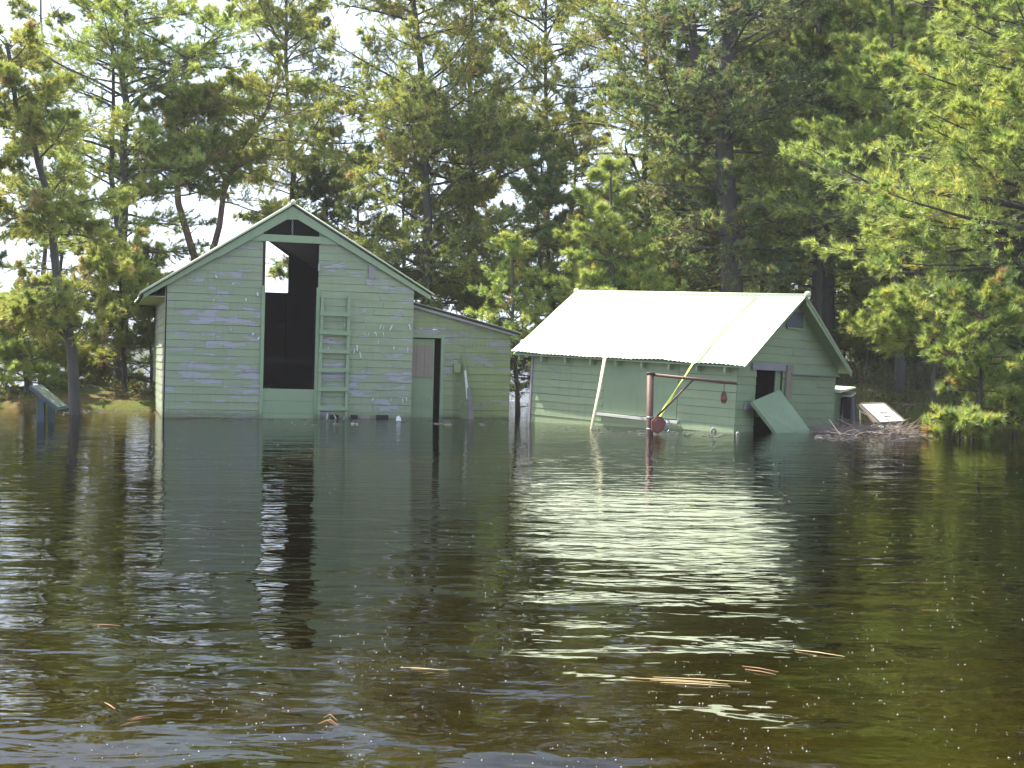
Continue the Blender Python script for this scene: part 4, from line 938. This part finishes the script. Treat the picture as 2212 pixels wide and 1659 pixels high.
T_['mid1'] = tree([(930, 900), (922, 640), (917, 300), (905, 100), (890, 0)], 30, 'pine_tree', 'big olive pine with a dark straight trunk between the two sheds', 'jack', 107, .17, .05, height=9.7, c0=.32, Lmax=2.7, nb=84, prof='irr', dead=16, extra=[([(925, 345, 0), (965, 310, .1), (1010, 280, .1)], .05, .015)])
T_['mid2'] = tree([(1022, 900), (1020, 640), (1014, 350), (1016, 0)], 31.5, 'pine_tree', 'reddish-trunked pine just right of the big dark trunk', 'jack', 108, .13, .04, height=9.7, bark=M_BARKO, c0=.34, Lmax=2.2, nb=62, prof='irr', dead=16)
T_['big'] = tree([(1592, 900), (1582, 640), (1566, 350), (1560, 230), (1575, 100), (1590, 0)], 28, 'pine_tree', 'massive dark forked pine towering behind the low shed roof', 'dark', 109, .29, .09, height=11, c0=.28, Lmax=3.0, nb=84, prof='irr', dead=18, dens=.8, extra=[([(1562, 280, 0), (1520, 200, .1), (1502, 130, .1), (1490, 0, .1)], .15, .07), ([(1560, 360, 0), (1500, 280, .2), (1440, 220, .2)], .06, .02)])
T_['bigleft'] = tree([(1400, 860), (1400, 500), (1395, 200), (1390, 0)], 31, 'pine_tree', 'grey twiggy drooping pine left of the massive forked one', 'jack', 110, .11, .04, height=9.9, c0=.36, Lmax=2.9, nb=76, prof='irr', dead=14)
T_['small1'] = tree([(1120, 900), (1110, 700), (1105, 560), (1110, 470)], 26.5, 'pine_tree', 'young bright green pine in the gap between barn and shed', 'yellow', 111, .06, .015, height=3.6, c0=.28, Lmax=1.0, nb=34, prof='cone', dead=8, dens=.8)
T_['small2'] = tree([(1165, 900), (1160, 700), (1165, 500), (1168, 380)], 29, 'pine_tree', 'slender dark green pine rising from the gap between barn and shed', 'dark', 112, .07, .015, height=5.6, c0=.36, Lmax=1.3, nb=40, prof='cone', dead=10)
T_['mid3'] = tree([(1330, 880), (1325, 620), (1318, 480), (1320, 360)], 27, 'pine_tree', 'soft bright green pine just above the left end of the shed roof', 'white', 113, .07, .02, height=4.6, c0=.22, Lmax=1.7, nb=44, prof='cone', dead=6)
T_['mid4'] = tree([(1215, 880), (1222, 620), (1240, 450), (1238, 300)], 34, 'pine_tree', 'dark pine in the middle distance right of the gap, thin topped', 'dark', 114, .09, .02, height=7.4, c0=.30, Lmax=1.8, nb=50, prof='cone', dead=6)
T_['gap'] = tree([(1190, 880), (1188, 500), (1180, 200), (1178, 0)], 34, 'pine_tree', 'pale feathery pine filling the top centre between the reddish trunk and the grey drooping pine', 'jack', 132, .11, .03, height=10.6, c0=.62, Lmax=2.3, nb=44, prof='irr', dead=8)
T_['r1'] = tree([(1940, 900), (1936, 640), (1930, 400), (1925, 150)], 26.5, 'pine_tree', 'pale-trunked white pine standing in the shade behind the fallen sign', 'white', 115, .10, .03, height=8.2, c0=.34, Lmax=2.6, nb=60, prof='cone', dead=20)
T_['r2'] = tree([(2040, 900), (2030, 500), (2010, 150), (2005, -60)], 30, 'pine_tree', 'tall olive pine whose bare dark stem shows near the top right', 'jack', 116, .14, .04, height=11.5, c0=.42, Lmax=2.7, nb=70, prof='irr', dead=18)
T_['r3'] = tree([(2300, 960), (2290, 700), (2285, 300), (2280, 0)], 21.0, 'pine_tree', 'large white pine at the right edge sending long yellow-green boughs leftward', 'white', 117, .17, .05, height=9.0, c0=.30, Lmax=3.7, nb=84, prof='cone', dead=10, az=lambda g, n: math.pi + g.normal(size=n) * 1.1)
T_['r4'] = tree([(1775, 880), (1770, 640), (1760, 400), (1755, 200)], 30, 'pine_tree', 'green white pine between the massive forked pine and the right hand woods', 'white', 118, .11, .03, height=9.3, c0=.28, Lmax=2.3, nb=66, prof='cone', dead=10, dens=.9)
T_['young'] = tree([(2102, 948), (2100, 900), (2122, 850), (2115, 790), (2120, 720), (2125, 660)], 19.6, 'young_pine', 'young pine with yellowing needles rising from the water at the right shore', 'yellow', 119, .045, .015, height=2.0, c0=.45, Lmax=.78, nb=32, prof='round', dead=4, group=None)
T_['plume'] = tree([(2013, 930), (2013, 880), (2018, 760), (2022, 640)], 24.3, 'young_pine', 'slim white pine behind the yellowing one, holding a flat bright plume leftward', 'white', 131, .05, .012, height=2.35, c0=.52, Lmax=1.75, nb=26, prof='cone', dead=6, group=None, az=lambda g, n: math.pi + g.normal(size=n) * .9)
T_['low'] = tree([(2075, 955), (2073, 935), (2080, 915)], 18.9, 'young_pine', 'low bushy pine bough clump half sunk in front of the young yellowing pine', 'yellow', 120, .02, .01, height=.16, c0=.84, Lmax=.52, nb=16, prof='round', dead=0, group=None, cat='shrub')
T_['low2'] = tree([(2190, 940), (2185, 900), (2190, 850)], 20.5, 'young_pine', 'olive scrubby young pine at the far right edge of the shore', 'yellow', 121, .03, .01, height=.9, c0=.5, Lmax=.8, nb=34, prof='round', dead=0, group=None, cat='shrub')
T_['scrubL'] = tree([(270, 870), (265, 760), (262, 640), (250, 560)], 26.8, 'pine_tree', 'greyish scrub pine crowded against the left corner of the barn', 'jack', 122, .05, .015, height=2.9, c0=.30, Lmax=1.15, nb=44, prof='round', dead=8)
T_['scrubL2'] = tree([(60, 880), (50, 760), (48, 680)], 25.8, 'pine_tree', 'low green pine behind the lectern sign at the left edge', 'white', 123, .05, .015, height=1.9, c0=.15, Lmax=1.1, nb=34, prof='round', dead=2, dens=.8)
T_['scrubL3'] = tree([(330, 880), (325, 760), (322, 640), (330, 560)], 30.5, 'pine_tree', 'dark small pine seen past the left roof eave of the barn', 'dark', 124, .06, .015, height=3.3, c0=.35, Lmax=1.2, nb=34, prof='cone', dead=8)

# forest behind: copies of the trees above
grpB = 'background pines of the wood behind the right shore'
rb = random.Random(5); n_b = 0
keysR = ['r1', 'r4', 'big', 'mid2', 'r2', 'mid4', 'r4', 'mid3']
for D, x0, x1, n_ in ((33, 5.5, 15, 8), (38, 4.0, 18, 10), (44, 4.5, 21, 11), (52, 3, 26, 12), (62, 3, 32, 12)):
    for i in range(n_):
        x = x0 + (x1 - x0) * (i + rb.uniform(.1, .9)) / n_; y = D + rb.uniform(-2, 2)
        k = rb.choice(keysR); e = T_[k]
        ccopy(e, (x, y, float(ground_z(x, y)) - .05), rb.uniform(0, 6.28), rb.uniform(.85, 1.25) * (1.5 if k == 'mid3' else 1), 'dark background pine crowded among others in the wood behind the right shore', grpB)
grpU = 'low young pines filling the understorey of the right hand wood'
for i in range(46):
    x = 6.5 + 13 * rb.random(); y = 27 + 14 * rb.random() + (x < 9) * 3
    if i >= 26: y = 29.5 + 8 * rb.random(); x = y * (.235 + .13 * (i - 26) / 20 + .01 * rb.random())
    k = rb.choice(['mid3', 'small1', 'small1', 'mid3', 'scrubL2'])
    ccopy(T_[k], (x, y, float(ground_z(x, y)) - .05), rb.uniform(0, 6.28), rb.uniform(.5, .95), 'low young pine filling the shaded understorey of the right hand wood', grpU)
grpL = 'small pines on the far bank behind the barn'
for (x, y, k, s) in ((-11.5, 30, 'scrubL3', 1.3), (-10.2, 31, 'mid4', .8), (-8.9, 29.4, 'scrubL', .8), (-4.6, 33, 'small2', 1.2), (-2.5, 33, 'mid4', .9), (-1.2, 34, 'small2', 1.3), (.6, 35, 'mid4', 1.0), (1.6, 33.5, 'small2', 1.1), (2.6, 35, 'r4', .85), (-9.6, 27.6, 'scrubL', .8), (3.6, 31, 'mid4', 1.1), (-3.2, 30, 'mid4', .8)):
    ccopy(T_[k], (x, y, float(ground_z(x, y)) - .05), rb.uniform(0, 6.28), s, 'small pine among others on the far bank behind the barn', grpL)

# undergrowth on the banks: uncountable
def undergrowth(name, n_, xr, yr, seed, cols, h=.35, cond=None):
    g = np.random.default_rng(seed); x = g.uniform(*xr, n_ * 3); y = g.uniform(*yr, n_ * 3); z = ground_z(x, y); ok = z > -.06
    cl_ = np.sin(x * 2.3 + 1) * np.sin(y * 1.9) + np.sin(x * .9 + y * .7); ok &= g.uniform(size=len(x)) < .35 + .3 * cl_
    x, y, z = x[ok][:n_], y[ok][:n_], z[ok][:n_]; hh = h * g.uniform(.2, 1, len(x)) ** 1.5 * (.6 + .5 * np.abs(np.sin(x * 1.7)))
    cl = Cloud(); base = np.stack([x, y, z], 1); tip = base + np.stack([g.normal(size=len(x)) * .1, g.normal(size=len(x)) * .1, hh], 1)
    v, f = tubes(np.stack([base, tip], 1), np.tile([.004, .002], (len(x), 1)), 3); cl.quads(v, f, 0)
    K = 5; p = np.repeat(base, K, 0) * 1.0; t = g.uniform(.2, 1, (len(p), 1)); p = p + (np.repeat(tip, K, 0) - p) * t; c = np.array(cols)[g.integers(0, len(cols), len(p))]
    tufts(cl, g, p, norm(g.normal(size=p.shape) + np.array([0, 0, .6])), .06, .018, 6, 1.2, c)
    me = cl.mesh(name, [M_TWIG, M_NEEDLE], 1); o = bpy.data.objects.new(name, me); COL.objects.link(o); return tag(o, kind='stuff')
tag(undergrowth('undergrowth', 6500, (5.4, 17), (22.5, 34), 61, [(.07, .12, .03), (.12, .15, .04), (.10, .08, .04), (.16, .13, .07)], .6), 'dark green low brush along the right hand shore under the pines', 'undergrowth')
tag(undergrowth('mossy_brush', 1500, (-14, -4.5), (24.2, 30), 62, [(.15, .17, .03), (.10, .13, .03), (.17, .12, .05)], .25), 'yellow-green mossy brush on the low bank left of the barn', 'undergrowth')

# brush pile by the tarred box
g = np.random.default_rng(70); n_ = 420
cx_ = np.array([water_pt(x, 935) for x in g.uniform(1775, 1965, n_)]); u_ = g.uniform(size=n_)
base_ = cx_ + np.stack([np.zeros(n_), g.normal(size=n_) * .35, np.zeros(n_)], 1); base_[:, 2] = g.uniform(-.02, .04, n_)
an = g.uniform(0, 6.28, n_); el = np.abs(g.normal(size=n_)) * .28; ln = g.uniform(.12, .5, n_)[:, None]
d1 = np.stack([np.cos(an) * np.cos(el), np.sin(an) * np.cos(el) * .6, np.sin(el)], 1); P = np.stack([base_, base_ + d1 * ln * .5 + g.normal(size=(n_, 3)) * .015, base_ + d1 * ln + np.stack([g.normal(size=n_) * .05] * 2 + [g.normal(size=n_) * .03], 1)], 1)
cl = Cloud(); v, f = tubes(P, np.tile([.006, .004, .002], (n_, 1)), 4); cl.quads(v, f, 0)
for (x0, y0, x1, y1, r_) in ((1808, 905, 1842, 924, .010), (1940, 925, 1960, 905, .010), (1945, 925, 1962, 912, .008), (1790, 930, 1812, 920, .008)):
    A_ = at(x0, y0, 20.6); B_ = at(x1, y1, 20.6); v, f = tubes(np.stack([A_, (A_ + B_) / 2 + np.array([0, 0, .02]), B_])[None], np.array([[r_, r_ * .8, r_ * .4]]), 5); cl.quads(v, f, 0)
me = cl.mesh('driftwood_twigs', [M_DEAD], 0); o = bpy.data.objects.new('driftwood_twigs', me); COL.objects.link(o)
tag(o, 'matted pile of dead grey twigs floating before the tarred box and fallen sign', 'twigs', kind='stuff')

print('TRIS', sum(len(m.polygons) for m in bpy.data.meshes))
# floating things
def floater(name, px, py, L_, w_, ang, mt, label, cat, n_=1, group=None, lift=.0):
    p = water_pt(px, py); b = MB(); rd = random.Random(int(px * 7 + py))
    for i in range(n_):
        a = ang + rd.uniform(-1, 1) * (.05 if name == 'reed_straw' else .5) * (n_ > 1); d = Vector((math.cos(a), math.sin(a), 0)); off = Vector((rd.uniform(-.3, .3) * L_ * (n_ > 1), rd.uniform(-.06, .06) * (n_ > 1), 0))
        l2 = L_ * (rd.uniform(.4, 1) if i else 1); b.tube([off - d * l2 / 2 + Vector((0, 0, .002)), off + Vector((0, 0, .005 + lift)) + d.cross(Vector((0, 0, 1))) * L_ * .02, off + d * l2 / 2 + Vector((0, 0, .002))], [w_ * .5, w_, w_ * .4], 5)
    o = b.build(name, mt); o.location = Vector(p); return tag(o, label, cat, group)
G_ = 'straws and dry needles floating on the near water'
floater('reed_straw', 1480, 1476, .30, .0019, -.15, M_STRAW, 'long pale reed straw floating below the bright roof reflection', 'straw', 4, G_)
floater('reed_straw', 237, 1526, .085, .0018, -.95, M_RSTRAW, 'short orange straw floating near the lower left corner', 'straw', 1, G_)
floater('dry_needle_bunch', 285, 1560, .06, .0015, .5, M_RSTRAW, 'russet bunch of dry needles floating just below the short orange straw', 'needles', 4, G_)
floater('dry_needle_bunch', 712, 1556, .055, .0014, -.4, M_RSTRAW, 'small V of russet needles on the blue sky reflection', 'needles', 3, G_, .01)
floater('reed_straw', 915, 1446, .12, .0016, -.05, M_STRAW, 'thin pale straw floating left of the long reed straw', 'straw', 2, G_)
floater('reed_straw', 1770, 1412, .18, .0018, -.6, M_STRAW, 'thin tan straw floating right of the bright roof reflection', 'straw', 1, G_)
floater('reed_straw', 1640, 1455, .13, .0016, -.7, M_RSTRAW, 'thin russet straw just above the right end of the long reed', 'straw', 2, G_)
floater('dry_needle_bunch', 230, 1352, .10, .002, .0, M_RSTRAW, 'tiny russet needle afloat far above the short orange straw', 'needles', 1, G_)
fo = water_pt(863, 907); b_ = MB(); b_.prism([(-.05, 0, -.01), (.04, -.02, -.01), (.03, 0, .035), (.0, 0, .075), (-.035, 0, .06)], (0, .03, 0)); o = b_.build('foam_scrap', M_WHITE); o.location = Vector(fo) + Vector((0, -.15, 0)); tag(o, 'small white foam scrap floating at the right foot of the barn', 'foam')
lgp = water_pt(238, 874); o = MB().prism([(-.14, 0, .0), (.02, 0, -.02), (.10, 0, .0), (-.08, 0, .09), (-.15, 0, .1)], (0, .06, 0)).build('driftwood', M_PLY); o.location = Vector(lgp) + Vector((0, 0, .02)); tag(o, 'pale broken driftwood piece lying on the bank left of the barn', 'driftwood')
for i, (px, py, lab) in enumerate(((1540, 932, 'small grey snag poking from the water beside the shed corner'), (1593, 938, 'tiny pale snag at the near corner of the shed'))):
    p = water_pt(px, py); b_ = MB(); b_.tube([(-.03, 0, -.05), (-.02, 0, .02), (.0, 0, .045), (.03, 0, .03), (.04, 0, -.02)], [.012, .016, .018, .012, .006], 6); o = b_.build('snag', M_GREY if i == 0 else M_SILL, None, True); o.location = Vector(p); o.scale = (1 - .4 * i,) * 3; tag(o, lab, 'snag')
# litter washed against the walls
g = np.random.default_rng(90); bl = MB()
for (xa_, ya_, xb_, yb_, k_) in ((352, 899, 885, 906, 60), (887, 906, 1100, 901, 45), (1137, 916, 1592, 936, 60), (1760, 936, 1980, 940, 60), (120, 884, 340, 884, 40)):
    for i in range(k_):
        t = g.uniform(); p = water_pt(xa_ + (xb_ - xa_) * t, ya_ + (yb_ - ya_) * t + 2 + abs(g.normal()) * 5); a = g.normal() * .5; l = g.uniform(.02, .12); r_ = g.uniform(.002, .005)
        d_ = np.array([math.cos(a), math.sin(a), 0]) * l / 2; bl.tube([p - d_ + np.array([0, 0, .001]), p + np.array([0, 0, .004]), p + d_ + np.array([0, 0, .001])], [r_, r_, r_ * .5], 4)
o = bl.build('floating_litter', M_OLDGREY); tag(o, 'small bits of bark and twig washed up along the walls and shore', 'litter', kind='stuff')
# specks of pollen and foam
g = np.random.default_rng(80); n_ = 2600
px = g.uniform(0, 2212, n_ * 3); py = 960 + 699 * g.uniform(size=n_ * 3) ** 1.2
cl_ = np.sin(px * .006 + py * .011) + np.sin(px * .013 - py * .02) * .7 + (px > 700) * .8; ok = g.uniform(size=n_ * 3) < .25 + .25 * cl_; px, py = px[ok][:n_], py[ok][:n_]
b_ = MB()
for x, y in zip(px, py):
    p = water_pt(x, y); r_ = (.0007 + .0024 * g.uniform() ** 3) * (1 + max(0, p[1] - 5) * .06); k = g.uniform(0, 6.28)
    b_.add([(p[0] + r_ * math.cos(k + t), p[1] + r_ * math.sin(k + t), .001) for t in (0, 2.1, 4.2)] + [(p[0], p[1], .001 + r_)], [(0, 1, 3), (1, 2, 3), (2, 0, 3)])
o = b_.build('pollen_specks', M_SPECK); tag(o, 'tiny white pollen and foam specks scattered over the near water', 'specks', kind='stuff')
